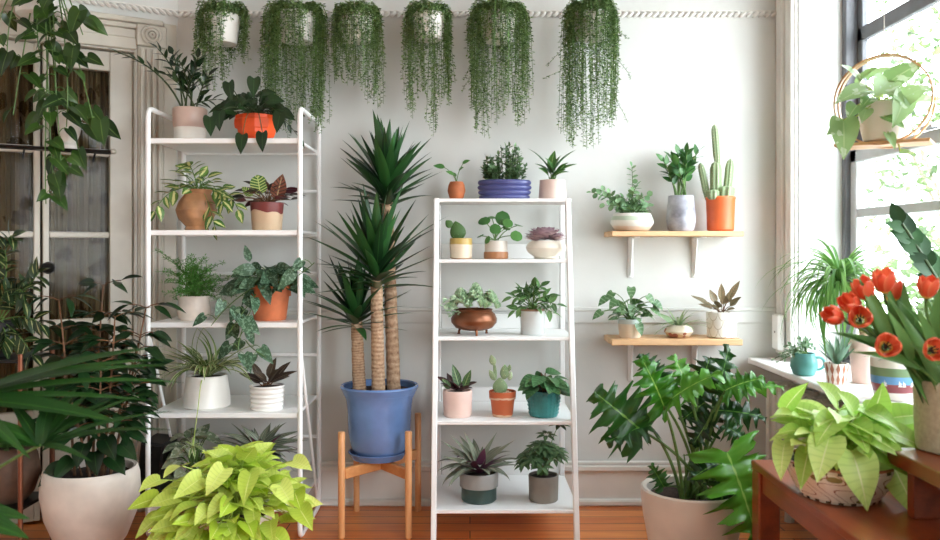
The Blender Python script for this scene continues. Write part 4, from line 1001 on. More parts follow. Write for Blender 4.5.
# bottom shelf
p = lp('potted_rhoeo', 'purple and grey-green spiky rhoeo in a grey pot with dark green base', 479, 0, off=.12)
p.pot(471.5, 19, 16, P_GRYT, [(16, 0), (17.5, .05), (17.5, .49), (19.3, .52), (19.3, .96), (18.8, 1)], depth=3)
p.rosette(34, 46, 12, 'sword', 1.45, .5, 1.0, r=3, ns=8, fold=.3)
for (x, y) in ((448, 432), (458, 428), (470, 427), (490, 428), (508, 431), (444, 450), (450, 470), (456, 482), (470, 480), (488, 476), (508, 478), (516, 458), (440, 462)):
    b = V((0, -4, p.top + 2)); d = p.P(x, y, -12) - b; up = max(.1, d.z / d.length); leaf(p.leafmb, b, V((d.x, d.y, abs(d.z) * .7 + 8)), V((-d.x * .02, -.5, .9)), d.length * (1.0 if d.z > 10 else 1.25), 8.5, 'lance', .3 if d.z > 10 else 1.7, .3, 9)
p.fin(RHOEO, STEMD)
p = lp('potted_schefflera', 'bushy dwarf umbrella plant in a plain taupe pot on bottom ladder shelf', 543.5, 0, off=.12)
p.pot(474.5, 15, 14, P_TAUPE, [(13.5, 0), (14.5, .05), (15, .97), (14.7, 1)], depth=3)
for i in range(36):
    az = i * 2.4; e = R.uniform(.2, 1.45); q = V((math.cos(az) * math.cos(e) * 22, math.sin(az) * math.cos(e) * 18, p.top + 6 + math.sin(e) * 28 * R.uniform(.6, 1)))
    if i == 0: q = p.P(559, 424, -2)
    if i == 1: q = p.P(546, 434, -4)
    b = V((R.uniform(-4, 4), R.uniform(-4, 4), p.top)); tube(p.stem, arch(b, q, .15, 6), .5, .4, 5); ax = (q - b).normalized() * .6 + V((0, -.3, .8)); ax.normalize(); s1 = ax.orthogonal().normalized(); s2 = ax.cross(s1)
    for k in range(7): a = 2 * PI * k / 7 + i; d = s1 * math.cos(a) + s2 * math.sin(a) + ax * .15; leaf(p.leafmb, q + d * 1.5, d, ax, 10.5, 4.6, 'ovate', .5, .2, 4)
p.fin(SCHF, STEMG)

# ================================================================ wall shelves
EUC = leafmat('round_grey_leaf', (96, 134, 92), (130, 164, 116), rough=.5)
VAR = leafmat('silver_striped_leaf', (66, 104, 60), (96, 132, 84), (90, 124, 80), .06, 'rays', (150, 174, 140), .6, 24, 5, rough=.4)
AIR = leafmat('air_plant_leaf', (122, 148, 104), (150, 172, 128), rough=.5)
RATT = leafmat('brown_calathea_leaf', (118, 96, 72), (150, 120, 92), (90, 84, 58), .09, 'chevron', (92, 100, 66), .4, 50, 7, rough=.45)
ZZG = leafmat('bright_zz_leaf', (40, 84, 40), (70, 120, 56), rough=.3)
P_WG = bands('white_and_sage_glaze', [(0, (224, 206, 186)), (.3, (226, 224, 212)), (.62, (184, 200, 176)), (.85, (226, 226, 216))], .35, .18, 6)
P_BG = plain('blue_grey_mottled_glaze', (164, 166, 176), .4, .2, 16)
P_ORC = plain('warm_orange_ceramic', (222, 104, 52), .45, .04)
P_SAGE = bands('cream_and_pale_aqua', [(0, (226, 210, 188)), (.76, (196, 212, 206))], .45, .03)
P_ORN = bands('cream_with_gold_blooms', [(0, (196, 168, 128)), (.3, (220, 208, 184))], .4, .5, 18, speck=((150, 90, 70), 26, .3))
p = Plant('potted_string_of_coins', 'round-leaved trailing plant in a white and sage bowl on the upper wall shelf', 632, 3.44, WS1Z)
p.pot(214, 19, 14, P_WG, [(13, 0), (17, .08), (21.3, .45), (21, .68), (19, .92), (18.5, 1)], depth=3)
for (x, y, n) in ((592, 192, 12), (601, 190, 10), (631, 167, 12), (646, 196, 8), (605, 205, 8), (636, 186, 9), (612, 200, 9), (624, 198, 7), (650, 206, 6), (640, 200, 8), (618, 206, 7)):
    q = p.P(x, y, R.uniform(-8, 6)); b = V((R.uniform(-8, 8), R.uniform(-5, 5), p.top)); pts = arch(b, q, .12, 8); tube(p.stem, pts, .45, .3, 5); along(p.leafmb, pts, n + 4, 6.2, 5.6, 'round', 1.1, .15, plane=(0, -1, .2), bend=.1, ns=5)
p.dome(34, 15, 9, 7, 6, 'round', phi=1.5, bend=.2, stem=.4); p.fin(EUC, STEMG)
p = Plant('potted_zz_plant', 'upright zz plant in a mottled blue-grey tapered vase on the upper wall shelf', 681, 3.44, WS1Z)
p.pot(196, 12.5, 12, P_BG, [(11, 0), (13, .06), (14.5, .3), (14, .6), (12.4, 1)], depth=3)
for (x, y, n) in ((664, 162, 8), (672, 158, 10), (679, 154, 10), (686, 153, 10), (698, 152, 9), (690, 166, 9), (668, 174, 7), (684, 162, 10), (676, 166, 9)):
    pts = p.stems([p.P(x, y, R.uniform(-6, 6))], 1.1, .05)[0]; along(p.leafmb, pts, n - 2, 12, 7, 'ovate', .6, .5, plane=(R.uniform(-.3, .3), -1, 0), bend=.3, ns=4)
p.fin(ZZG, STEMG)
p = Plant('potted_column_cactus', 'tall ribbed column cactus in a smooth orange pot on the upper wall shelf', 720.5, 3.44, WS1Z)
p.pot(197, 14, 12.5, P_ORC, [(11.5, 0), (13.2, .05), (13.6, .5), (14.2, .9), (14.8, .97), (14.4, 1)], depth=3)
def column(p, x, y, h, r, lean=0.0, dy=0.0, tilt=0):
    mb = MB(); prof = []; n = 16
    for i in range(n + 1):
        t_ = i / n; prof.append((max(.05, r * (min(1, .72 + t_ * 1.2) if t_ < .3 else 1) * math.sqrt(max(0, 1 - max(0, (t_ - .72) / .28) ** 2.2))), t_ * h))
    lathe(mb, prof, 40, (0, 0, 0), lambda a, v: 1 + .13 * math.cos(8 * a)); b = p.P(x, y, dy); mb.v = [b + V((v.x + lean * v.z, v.y, v.z)) for v in mb.v]
    p.put(mb, 'column', CACT, sharp=0); ms = MB()
    for k in range(8):
        for j in range(int(h / 3)):
            z = 2 + j * 3; a = k * PI / 4; t_ = z / h; rr_ = r * 1.1 * math.sqrt(max(0, 1 - max(0, (t_ - .72) / .28) ** 2.2)); q = b + V((math.cos(a) * rr_ + lean * z, math.sin(a) * rr_, z))
            for m in range(2): tiny(ms, q, V((math.cos(a), math.sin(a), R.uniform(-.6, .8))) + V((R.uniform(-.4, .4), 0, 0)), V((0, 0, 1)), 1.8, .5)
    return ms
sp_ = MB()
for a_ in ((716, 199, 38, 5.4, -.0, 0), (709, 200, 38, 3.2, -.2, 4), (727, 202, 44, 3.9, .1, 3), (724, 200, 14, 7.5, .1, -5), (711, 200, 10, 5.5, 0, -8)):
    m_ = column(p, *a_); sp_.add(m_.v, m_.f, m_.uv)
m_ = column(p, 717.5, 164, 40, 3.3, -.08, 0); sp_.add(m_.v, m_.f, m_.uv); p.put(sp_, 'spines', SPINE, smooth=False)
p = Plant('potted_silver_peperomia', 'silver-striped leafy plant in a cream and aqua pot on the lower wall shelf', 630, 3.44, WS2Z)
p.pot(319, 12.4, 10.5, P_SAGE, depth=3)
p.dome(26, 16, 16, 13, 9, 'heart', phi=1.5, lobe=.15, el=-.2, bend=.5, up=.3)
for (x, y) in ((600, 316), (605, 302), (611, 297), (629, 292), (652, 306), (650, 312), (636, 328), (614, 304), (645, 300)):
    b = V((0, 0, p.top)); q = p.P(x, y - 5, -11); tube(p.stem, arch(b, q, .3, 6), .5, .4, 5); leaf(p.leafmb, q, V(((x - 630) / 30, -.3, -.6)), V(((x - 630) / 60, -.8, .6)), 12.5, 9, 'heart', .4, .2, lobe=.15)
p.fin(VAR, STEMG)
p = Plant('potted_air_plant', 'spidery air plant in a small round patterned pot on the lower wall shelf', 678.5, 3.44, WS2Z)
p.pot(325, 8.5, 9, P_ORN, [(8, 0), (11, .1), (14.3, .5), (12.5, .82), (9, .97), (8.5, 1)], depth=2.5)
p.rosette(26, 34, 3, 'sword', 1.35, .2, .8, r=2, fold=.3); leaf(p.leafmb, p.P(672, 324, -7), V((-.8, -.2, .8)), V((.3, -1, .3)), 22, 6, 'lance', .7, .2); p.fin(AIR)
p = Plant('potted_rattlesnake_plant', 'brown-leaved calathea in a white scallop-patterned pot on the lower wall shelf', 721.5, 3.44, WS2Z)
t = NT('white_scallop_glaze'); u, v = t.sepuv(); row = t.math('MULTIPLY', v, 3.0); fr_ = t.math('FRACT', row); od = t.math('MULTIPLY', t.math('FLOOR', t.math('MODULO', row, 2.0)), .5)
uu = t.math('SUBTRACT', t.math('FRACT', t.math('ADD', t.math('MULTIPLY', u, 9.0), od)), .5)
rr2 = t.math('ADD', t.math('MULTIPLY', t.math('MULTIPLY', uu, uu), 4.0), t.math('MULTIPLY', t.math('SUBTRACT', 1.0, fr_), t.math('SUBTRACT', 1.0, fr_)))
ln = t.math('LESS_THAN', t.math('ABSOLUTE', t.math('SUBTRACT', rr2, .85)), .09); t.col(t.mix(ln, lin((230, 226, 216)), lin((190, 178, 158)))); t.set(.35)
p.pot(312, 15, 13.5, t.m, [(12.5, 0), (14.2, .05), (15, .94), (14.7, 1)], depth=3)
for (x, y, w, dy) in ((692, 295, 8, -4), (704, 302, 9, -10), (712, 290, 9, 6), (722, 284, 8, 2), (739, 281, 8, 0), (738, 297, 9, -6), (731, 308, 8, -10), (714, 300, 10, -12), (709, 305, 9, -12), (726, 294, 8, 8), (700, 304, 7, 4), (734, 290, 8, 6)):
    b = V((R.uniform(-3, 3), R.uniform(-3, 3), p.top)); d = p.P(x, y, dy) - b; q = b + d * .38; tube(p.stem, [b, b + d * .2 + V((0, 0, 1)), q], .5, .4, 5); leaf(p.leafmb, q, d + V((0, 0, 2)), V((R.uniform(-.2, .2), -.6, .9)), d.length * .66, w * .9, 'ovate', .25, .2, 7, 2, wave=.04)
p.fin(RATT, STEMB)
# ================================================================ six trailing plants hung from the ceiling in a row
STR = leafmat('string_plant_leaf', (58, 92, 42), (150, 178, 116), rough=.5, trans=.2)
def hanging(label, x0, x1, ytop, pot_px, rp, yp0, yp1, lens, n, gap=None, d=3.36, wisps=()):
    s_ = d / FPX; p = Plant('hanging_string_plant', label, pot_px, d, zat(yp1, d), 'trailing plants hanging in a row from the ceiling')
    p.pot(yp0 + 6, rp, rp * .82, P_WHITE, depth=4)
    for k in range(3):
        a = k * 2.094 + .5; mb = MB(); tube(mb, [(math.cos(a) * rp * .95, math.sin(a) * rp * .95, p.top - 1), (0, 0, (HC - p.Z) / p.s)], .22, .22, 4); p.put(mb, 'cord', CORD)
    xs = [a for a, _ in lens]
    def ln(x):
        for (a, ya), (b, yb) in zip(lens, lens[1:]):
            if a <= x <= b: return ya + (yb - ya) * (x - a) / max(1e-6, b - a)
        return lens[0][1] if x < lens[0][0] else lens[-1][1]
    hwid = (x1 - x0) / 2; xc = (x0 + x1) / 2
    for i in range(int(n * .68)):
        a = i * 2.39996 + R.uniform(-.2, .2); rad_ = hwid * (R.uniform(.72, 1.0)); ex = xc + math.cos(a) * rad_ - p.px; ey = math.sin(a) * min(rad_, 30) * .8
        gx = xc + math.cos(a) * rad_
        if gap and gap[0] < gx < gap[1] and math.sin(a) < .25 and i % 4: continue
        bot = ln(gx); ytp = R.uniform(ytop, ytop + 8); yb = ytp + (bot - ytp) * (1 - .82 * R.random()) if i % 3 else ytp + (bot - ytp) * R.uniform(.85, 1.04)
        top = p.z(ytp); bz = p.z(yb); b = V((math.cos(a) * rp * .4, math.sin(a) * rp * .4, p.top - 1)); sh = V((ex * .85, ey * .85, top)); m1 = V((ex, ey, top - 10))
        pts = bez(b, V((b.x, b.y, top + 3)), sh, 4) + bez(m1, V((ex * 1.04 + R.uniform(-3, 3), ey, (top + bz) / 2)), V((ex * .97 + R.uniform(-5, 5), ey * .95 + R.uniform(-2, 2), bz)), max(3, int((top - bz) / 9)))
        tube(p.stem, pts, .28, .2, 3, caps=False)
        for (q0, q1) in zip(pts, pts[1:]):
            L_ = (q1 - q0).length; k_ = max(1, int(L_ / 2.0))
            for j in range(k_):
                q = q0.lerp(q1, j / k_); az = R.uniform(0, 6.28); dd = dirv(az, R.uniform(-.7, .3)); tiny(p.leafmb, q, dd, V((dd.x * .3, dd.y * .3, 1)), R.uniform(2.8, 4.6), 2.2)
    for (xa, ya, xb, yb) in wisps:
        pts = bez(p.P(xa, ya, 0), p.P(xb, ya + (yb - ya) * .8, 4), p.P(xb, yb, 4), 7); tube(p.stem, pts, .25, .15, 3)
        for (q0, q1) in zip(pts, pts[1:]):
            for j in range(3): dd = dirv(R.uniform(0, 6.28), R.uniform(-.5, .5)); tiny(p.leafmb, q0.lerp(q1, j / 3), dd, V((0, 0, 1)), 3.0, 1.5)
    for i in range(620):
        a = R.uniform(0, 6.28); r_ = math.sqrt(R.random()); q = V((xc - p.px + math.cos(a) * r_ * hwid * .85, math.sin(a) * r_ * 20, p.z(ytop) - 2 - 14 * r_ * r_)); dd = dirv(R.uniform(0, 6.28), R.uniform(-.2, 1.2)); tiny(p.leafmb, q, dd, V((0, 0, 1)), 4.2, 2.3)
    for i in range(900):
        a = R.uniform(0, 2 * PI); gx = p.px + math.cos(a) * rp
        if gap and gap[0] - 2 < gx < gap[1] + 1 and math.sin(a) < .25: continue
        z = p.z(yp0 + R.uniform(-2, yp1 - yp0 + 2)); r_ = rp + R.uniform(.5, 4); dd = dirv(a + R.uniform(-1, 1), R.uniform(-1.1, .2)); tiny(p.leafmb, V((math.cos(a) * r_, math.sin(a) * r_, z)), dd, V((math.cos(a) * .5, math.sin(a) * .5, 1)), R.uniform(3, 4.6), 2.2)
    p.fin(STR, STEMG, stemname='strands')
hanging('first hanging trailing plant from the left, short strands left of a white pot', 196, 250, 3, 222, 18, 10, 44, [(196, 78), (208, 92), (222, 82), (232, 56), (250, 64)], 150, gap=(231, 242))
hanging('second hanging trailing plant from the left, long and full above the rack corner', 263, 328, 3, 297, 19, 8, 42, [(263, 108), (272, 134), (288, 140), (298, 110), (306, 118), (318, 132), (328, 130)], 215, gap=(307, 317), wisps=((268, 40, 258, 52), (268, 60, 256, 72)))
hanging('third hanging trailing plant from the left, an even full curtain left of the yucca top', 332, 382, 4, 357, 17, 9, 42, [(332, 80), (340, 88), (352, 80), (366, 96), (376, 106), (382, 100)], 165)
hanging('fourth hanging trailing plant from the left, narrow with two thin long tails', 404, 452, 3, 429, 17, 9, 40, [(404, 100), (410, 118), (418, 90), (428, 118), (436, 134), (444, 96), (452, 116)], 140, gap=(437, 443))
hanging('fifth hanging trailing plant from the left, bushy with three uneven tails', 466, 530, 2, 498, 18, 8, 42, [(466, 88), (478, 130), (484, 138), (492, 108), (500, 134), (508, 100), (520, 134), (530, 96)], 195, wisps=((474, 60, 464, 80), (476, 70, 462, 92), (470, 35, 466, 40)))
hanging('sixth hanging trailing plant from the left, widest and nearest the window', 562, 619, 1, 591, 18, 8, 40, [(562, 128), (570, 146), (582, 146), (598, 140), (610, 128), (619, 110)], 200, wisps=((562, 50, 548, 66), (564, 70, 545, 78), (618, 60, 632, 78), (616, 100, 628, 122), (618, 30, 628, 38)))

# ================================================================ big lobed philodendron on the floor
SELL = leafmat('lobed_philodendron_leaf', (20, 50, 20), (42, 90, 32), (110, 160, 70), .035, 'rays', (70, 126, 50), .25, 44, 6, rough=.3, trans=.2)
SELLB = leafmat('bright_lobed_philodendron_leaf', (48, 112, 26), (88, 150, 44), (150, 190, 90), .035, 'rays', (110, 164, 62), .3, 44, 6, rough=.3, trans=.25)  # lighter green for part of this plant's leaves
p = Plant('potted_tree_philodendron', 'large deeply lobed philodendron in a big white floor pot by the bench', 692, 2.75, 0)
p.pot(488, 50, 36, plain('cream_white_planter', (222, 212, 200), .45, .03, 8), [(34, 0), (37, .02), (48, .7), (50.5, .93), (50.5, 1)], depth=12, th=6)
def lobed(mb, base, d, n, L_, W_, bend=.4, lobes=6, wave=.085, rnd=None):
    """deeply cut leaf blade: a midrib plate with swept finger lobes on both sides, in one sheet"""
    base = V(base); d = V(d).normalized(); n = V(n); n = (n - d * n.dot(d)).normalized(); s = d.cross(n); rnd = R.random() if rnd is None else rnd
    def cen(t):
        q = base.copy(); m = 10
        for i in range(m): a = bend * t * (i + .5) / m; q = q + (d * math.cos(a) - n * math.sin(a)) * (L_ * t / m)
        a = bend * t; return q, d * math.cos(a) - n * math.sin(a), n * math.cos(a) + d * math.sin(a)
    rows = lobes * 8; vs = []; uv = []; fs = []; nc = 4; w2 = 2 * nc + 1; ph = R.random() * 6
    for i in range(rows + 1):
        t = i / rows; q, di, ni = cen(t)
        env = (math.sin(PI * min(1, .2 + .8 * t) ** .8) ** .7 if t < 1 else 0)
        fr_ = (t * lobes) % 1.0; k = .5 - .5 * math.cos(2 * PI * fr_); w = max(.02, env * (.36 + .64 * k ** .8)) * W_ / 2
        if t > .93: w *= (1 - t) / .07
        for j in range(-nc, nc + 1):
            x = j / nc; ax = abs(x); sub = 1 + .2 * math.sin(t * lobes * 2 * PI * 2.5 + ph + (1.5 if x > 0 else 0)) * ax ** 2
            sweep = (.10 - .36 * (1 - t) ** 3) * L_ * ax ** 1.3 * (.4 + .6 * k)
            vs.append(q + s * (x * w * sub) + di * sweep + ni * (.22 * ax * w + wave * W_ * math.sin(t * 26 + ph + 2 * x) * ax ** 1.6 - .16 * W_ * ax ** 3 * k)); uv.append((.5 + .5 * x, t))
    for i in range(rows):
        for j in range(w2 - 1): a = i * w2 + j; fs.append((a, a + 1, a + w2 + 1, a + w2))
    mb.add(vs, fs, uv, rnd)
mbd, mbb = MB(), MB()
def pleaf(mb, hub, tip, W_, dyh=0.0, dyt=0.0, n=(0, -.8, .6), bend=.4, b=None, r=1.8, lobes=6, up=.1):
    h = p.P(*hub, dyh); tpt = p.P(*tip, dyt); b = b or V((R.uniform(-16, 14), R.uniform(-12, 12), p.top - 9)); pts = arch(b, h, up, 10); tube(p.stem, pts, r, r * .7, 8)
    d = tpt - h; lobed(mb, h, d + V(n).normalized() * d.length * bend * .45, n, d.length * 1.08, W_, bend, lobes)
pleaf(mbd, (641, 430), (598, 394), 74, -6, -10, (-.3, -.9, .4), .4)
pleaf(mbd, (648, 424), (608, 436), 40, -2, -16, (-.3, -.8, .5), .5)
pleaf(mbb, (660, 403), (640, 360), 46, -16, -30, (-.1, -.9, .6), .4)
pleaf(mbb, (662, 402), (702, 366), 44, -12, -34, (.1, -.6, .9), .5)
pleaf(mbd, (664, 380), (646, 358), 30, 14, 20, (0, -.8, .6), .3)
pleaf(mbb, (690, 396), (676, 358), 40, -2, -4, (0, -.6, .8), .4)
pleaf(mbd, (700, 395), (712, 362), 44, 12, 10, (.1, -.7, .7), .4)
pleaf(mbb, (721, 388), (752, 373), 40, -14, -24, (.2, -.6, .8), .5)
pleaf(mbb, (724, 392), (776, 384), 28, -2, -8, (.2, -.6, .8), .4)
pleaf(mbd, (722, 396), (736, 352), 34, 20, 24, (.3, -.9, .3), .3)
pleaf(mbd, (712, 416), (692, 440), 36, 2, -10, (-.2, -.9, .3), .4)
pleaf(mbd, (716, 410), (758, 414), 42, -2, -12, (.1, -.7, .8), .4)
pleaf(mbd, (728, 428), (746, 440), 34, 14, 8, (.2, -.8, .6), .4)
pleaf(mbd, (708, 404), (684, 420), 38, 10, 4, (-.2, -.8, .5), .4)
pleaf(mbd, (660, 482), (648, 462), 22, -16, -22, (-.2, -.9, .4), .3, r=1.0)
pleaf(mbb, (716, 444), (738, 516), 84, -36, -52, (.25, -.95, .25), .35, lobes=7, up=.25)
pleaf(mbd, (706, 455), (680, 466), 34, -34, -46, (-.1, -.7, .7), .5)
pleaf(mbd, (714, 470), (712, 500), 34, -26, -34, (-.2, -.9, .2), .3)
for (x, y) in ((690, 440), (697, 430), (703, 452), (686, 456), (710, 460), (694, 470)):
    tube(p.stem, arch(V((R.uniform(-12, 12), R.uniform(-8, 8), p.top - 9)), p.P(x, y, R.uniform(-8, 8)), .05, 8), 2.0, .6, 8)
p.put(p.stem, 'stems', STEMG); p.put(mbd, 'dark_leaves', SELL, sharp=0); p.put(mbb, 'bright_leaves', SELLB, label='brighter green leaves', sharp=0)

# ================================================================ bowl of pothos on the bench
t = NT('painted_vine_bowl'); u, v = t.sepuv(); o = t.obj()
bw = t.math('SINE', t.math('ADD', t.math('MULTIPLY', u, 62.0), t.math('MULTIPLY', t.math('SINE', t.math('ADD', t.math('MULTIPLY', v, 9.0), t.math('MULTIPLY', u, 25.0))), 2.6)))
line = t.math('LESS_THAN', t.math('ABSOLUTE', bw), .16)
vo = t.new('ShaderNodeTexVoronoi'); vo.inputs['Scale'].default_value = 17; t.link(t.map(o, (1, 1, 1.9), rot=(0, .5, 0)), vo.inputs['Vector'])
lf = t.math('LESS_THAN', vo.outputs['Distance'], .26)
c = t.mix(lf, lin((226, 216, 200)), lin((132, 124, 78))); c = t.mix(line, c, lin((140, 92, 64)))
edge = t.math('MAXIMUM', t.math('GREATER_THAN', v, .87), t.math('LESS_THAN', v, .09)); chk = t.math('GREATER_THAN', t.math('SINE', t.math('MULTIPLY', u, 130.0)), .2)
c = t.mix(edge, c, t.mix(chk, lin((206, 196, 178)), lin((76, 66, 48)))); c = t.mix(t.math('GREATER_THAN', v, .95), c, lin((158, 98, 66))); t.col(c); t.set(.22, 0, .5, .5)
p = Plant('potted_golden_pothos', 'large yellow-green pothos in a painted brown vine-pattern bowl on the bench', 840, 2.13, BZ)
p.pot(459, 50, 36, t.m, [(33, 0), (37, .02), (37.5, .07), (45, .35), (51, .7), (53, .9), (52.5, 1)], depth=6, th=3)
mg = p.leafmb
for k in range(44):
    az = k * 2.4; b = V((R.uniform(-10, 10), R.uniform(-10, 10), p.top)); q = b + V((math.cos(az) * R.uniform(14, 32), math.sin(az) * R.uniform(12, 26), R.uniform(10, 46))); tube(p.stem, arch(b, q, .3, 6), 1.3, 1, 6)
    d = V((math.cos(az) * .9, math.sin(az) * .9, R.uniform(-.25, .5))); leaf(mg, q, d, upn(d, .25), R.uniform(36, 48), R.uniform(24, 32), 'heart', .55, .28, 8, 2, lobe=.14, wave=.02)
for (hx, hy, tx, ty, L_, W_, dy, n) in ((790, 412, 801, 388, 40, 20, 6, (-.6, -.7, .4)), (800, 418, 772, 408, 38, 26, -8, (-.3, -.4, .9)), (800, 430, 770, 426, 34, 20, -14, (-.3, -.5, .8)), (815, 430, 800, 455, 48, 34, -42, (-.35, -.75, .6)), (832, 440, 838, 485, 56, 38, -52, (-.1, -.8, .6)), (852, 436, 898, 470, 62, 28, -40, (.1, -.8, .7)), (872, 450, 897, 512, 64, 30, -44, (-.45, -.85, .2)), (882, 444, 908, 468, 46, 24, -30, (.2, -.8, .6)), (880, 420, 925, 410, 56, 34, -10, (.1, -.6, .9)), (895, 425, 938, 455, 54, 26, -4, (.2, -.5, .9)), (868, 415, 872, 390, 40, 32, -14, (.2, -.9, .4)), (845, 405, 822, 380, 36, 22, 10, (-.2, -.7, .6)), (858, 415, 838, 392, 40, 26, 0, (.4, -.8, .4)), (782, 440, 772, 468, 40, 22, -16, (-.6, -.7, .3)), (800, 445, 786, 475, 40, 22, -30, (-.5, -.8, .3)), (900, 432, 948, 430, 50, 30, -18, (.1, -.5, .9)), (845, 425, 870, 440, 46, 32, -46, (.1, -.6, .9)), (828, 412, 805, 430, 44, 30, -30, (-.3, -.5, .9)), (870, 425, 905, 440, 48, 32, -36, (.2, -.6, .9)), (856, 405, 880, 420, 40, 28, -24, (.2, -.6, .8))):
    h = p.P(hx, hy, dy + 8); tg = p.P(tx, ty, dy - 8); d = tg - h; b = V((h.x * .35, h.y * .3, p.top)); tube(p.stem, arch(b, h, .3, 7), 1.3, 1, 6); leaf(mg, h, d + V(n).normalized() * d.length * .22, n, L_, W_, 'heart', .5, .25, 9, 2, lobe=.14, wave=.018)
p.fin(NEOND, STEML)

# ================================================================ window sill
ALOE = leafmat('aloe_leaf', (92, 128, 104), (124, 154, 126), rough=.45, trans=.05)
FINE = leafmat('fine_grass_leaf', (78, 126, 56), (132, 172, 92), rough=.5, trans=.3)
JADE = leafmat('grey_succulent_leaf', (128, 160, 130), (164, 186, 154), rough=.55)
p = Plant('potted_succulent', 'pale sprawling succulent in a teal mug with handle on the sill', 804, 3.04, ZB, None)
P_AQUA = plain('aqua_glaze', (98, 168, 164), .3, .05)
p.pot(353, 10, 9, P_AQUA, [(8.5, 0), (10.5, .05), (13.4, .4), (12.6, .7), (10.5, .9), (10.8, 1)], depth=3)
mb = MB(); tube(mb, bez((9, -6, 18), (20, -8, 21), (20, -8, 6), 10, (10.5, -6, 6)), 1.4, 1.4, 8); p.put(mb, 'handle', P_AQUA)
for (x, y) in ((774, 358), (780, 352), (786, 345), (797, 338), (804, 336), (812, 341), (816, 347), (790, 350), (808, 344), (778, 360), (800, 344)):
    pts = arch(V((R.uniform(-5, 5), 0, p.top - 1)), p.P(x, y, R.uniform(-8, 6)), .25, 7); tube(p.stem, pts, .5, .4, 5); along(p.leafmb, pts, 16, 4.6, 2.8, 'spoon', 1.0, .3, bend=-.1, ns=3)
p.fin(JADE, STEMG)
p = Plant('potted_aloe', 'spiky grey-green aloe in a copper and white patterned pot on the sill', 836.5, 2.84, ZB)
t = NT('copper_white_pattern'); u, v = t.sepuv(); z1 = t.math('ABSOLUTE', t.math('SUBTRACT', t.math('FRACT', t.math('MULTIPLY', u, 12.0)), .5))
f = t.math('LESS_THAN', t.math('ADD', z1, t.math('MULTIPLY', t.math('ABSOLUTE', t.math('SUBTRACT', t.math('FRACT', t.math('MULTIPLY', v, 2.0)), .5)), .55)), .34)
t.col(t.mix(f, lin((228, 218, 208)), lin((178, 122, 98)))); t.val(t.b.inputs['Metallic'], t.math('MULTIPLY', f, .6)); t.b.inputs['Roughness'].default_value = .35
p.pot(363, 11.6, 9, t.m, [(8.5, 0), (9.2, .04), (11.8, .97), (11.5, 1)], depth=3)
p.rosette(16, 32, 6.5, 'sword', 1.45, .55, -.2, r=2, fold=.45, short=.7)
for (x, y) in ((815, 332), (848, 324), (822, 346), (842, 328), (832, 334)): b = V((0, -2, p.top - 1)); d = p.P(x, y, -6) - b; leaf(p.leafmb, b, d, V((0, -1, .2)), d.length, 7, 'sword', -.15, .5, 7)
p.fin(ALOE)
t = NT('striped_scene_glaze'); u, v = t.sepuv(); c = t.ramp(v, [(0, (224, 216, 204)), (.2, (142, 70, 74)), (.4, (104, 152, 196)), (.58, (116, 140, 100)), (.78, (230, 224, 212))], True); t.col(c); t.set(.35)
p = Plant('striped_planter', 'white planter with maroon, blue and green bands and small white trees on the sill', 894, 2.55, ZB, cat='planter')
p.pot(357, 22, 17, t.m, [(16, 0), (18.5, .06), (21.5, .45), (22, .9), (21.8, 1)], depth=6)
for a0 in (-1.78, -1.6, -1.2, -2.4):
    mb = MB(); h_ = p.top; cz = h_ * .36
    for (dz, w_) in ((0, 3.6), (2.6, 3.0), (5.0, 2.2)):
        tri = []
        for (x_, z_) in ((-w_ / 2, 0), (w_ / 2, 0), (0, 4.4)):
            z = cz + dz + z_; r_ = (21.2 + .5 * (z / h_ - .4)) + .25; a = a0 + x_ / r_; tri.append(V((math.cos(a) * r_, math.sin(a) * r_, z)))
        tri2 = [v * .985 for v in tri]; tri2 = [V((q.x, q.y, w.z)) for q, w in zip(tri2, tri)]; mb.add(tri + tri2, [(0, 1, 2), (3, 5, 4), (0, 3, 4, 1), (1, 4, 5, 2), (2, 5, 3, 0)])
    p.put(mb, 'painted_tree', P_WHITE, label='white fir tree motif')
for k in range(8): leaf(p.leafmb, V((R.uniform(-8, 8), R.uniform(-8, 8), p.top - 3)), dirv(k * .8 + 2, .35), V((0, 0, 1)), 24, 5, 'lance', .5, .3)
p.fin(GREEN)
p = Plant('potted_ponytail_palm', 'drooping grassy ponytail palm in a pinkish tapered pot behind the aloe', 866, 2.86, ZB)
p.pot(336, 16.5, 12, P_BLUSH, [(12, 0), (13, .03), (17, 1)], depth=4)
pts = bez(V((-2, 0, p.top - 3)), p.P(860, 310, 0), p.P(838, 282, -4), 8); mb = MB(); tube(mb, pts, 3.6, 1.8, 10); p.put(mb, 'trunk', CANE.m)
c = pts[-1]
for i in range(190):
    az = i * 2.4; e = R.uniform(-.1, 1.45); d = dirv(az, e); d.y *= .75; leaf(p.leafmb, c + d * 2, d, dirv(az, e + PI / 2), R.uniform(56, 98), 3.4, 'strap', R.uniform(1.5, 2.9), .3, 9)
for (x, y) in ((786, 300), (790, 286), (812, 322), (826, 318), (882, 262), (800, 310), (835, 306)):
    d = p.P(x, y, -6) - c; leaf(p.leafmb, c, V((d.x, d.y, abs(d.x) * .5)), V((-d.x, 0, abs(d.x) * 1.4)), d.length * 1.15, 2.4, 'strap', 1.7, .3, 10)
p.fin(FINE, leafname='grass_leaves')
p = Plant('potted_zz_plant', 'curved zz plant stalk with plump dark leaves at the right photo edge by the window', 985, 2.52, ZB)
p.pot(350, 26, 22, P_BEIGE, depth=4)
pts = bez(p.P(975, 352, 0), p.P(950, 300, -6), p.P(898, 224, -8), 12); tube(p.stem, pts, 2.2, 1.4, 8); along(p.leafmb, pts, 17, 25, 15, 'ovate', .55, .4, plane=(.1, -1, .2), bend=.2, ns=6, face=(-.3, -1, .4))
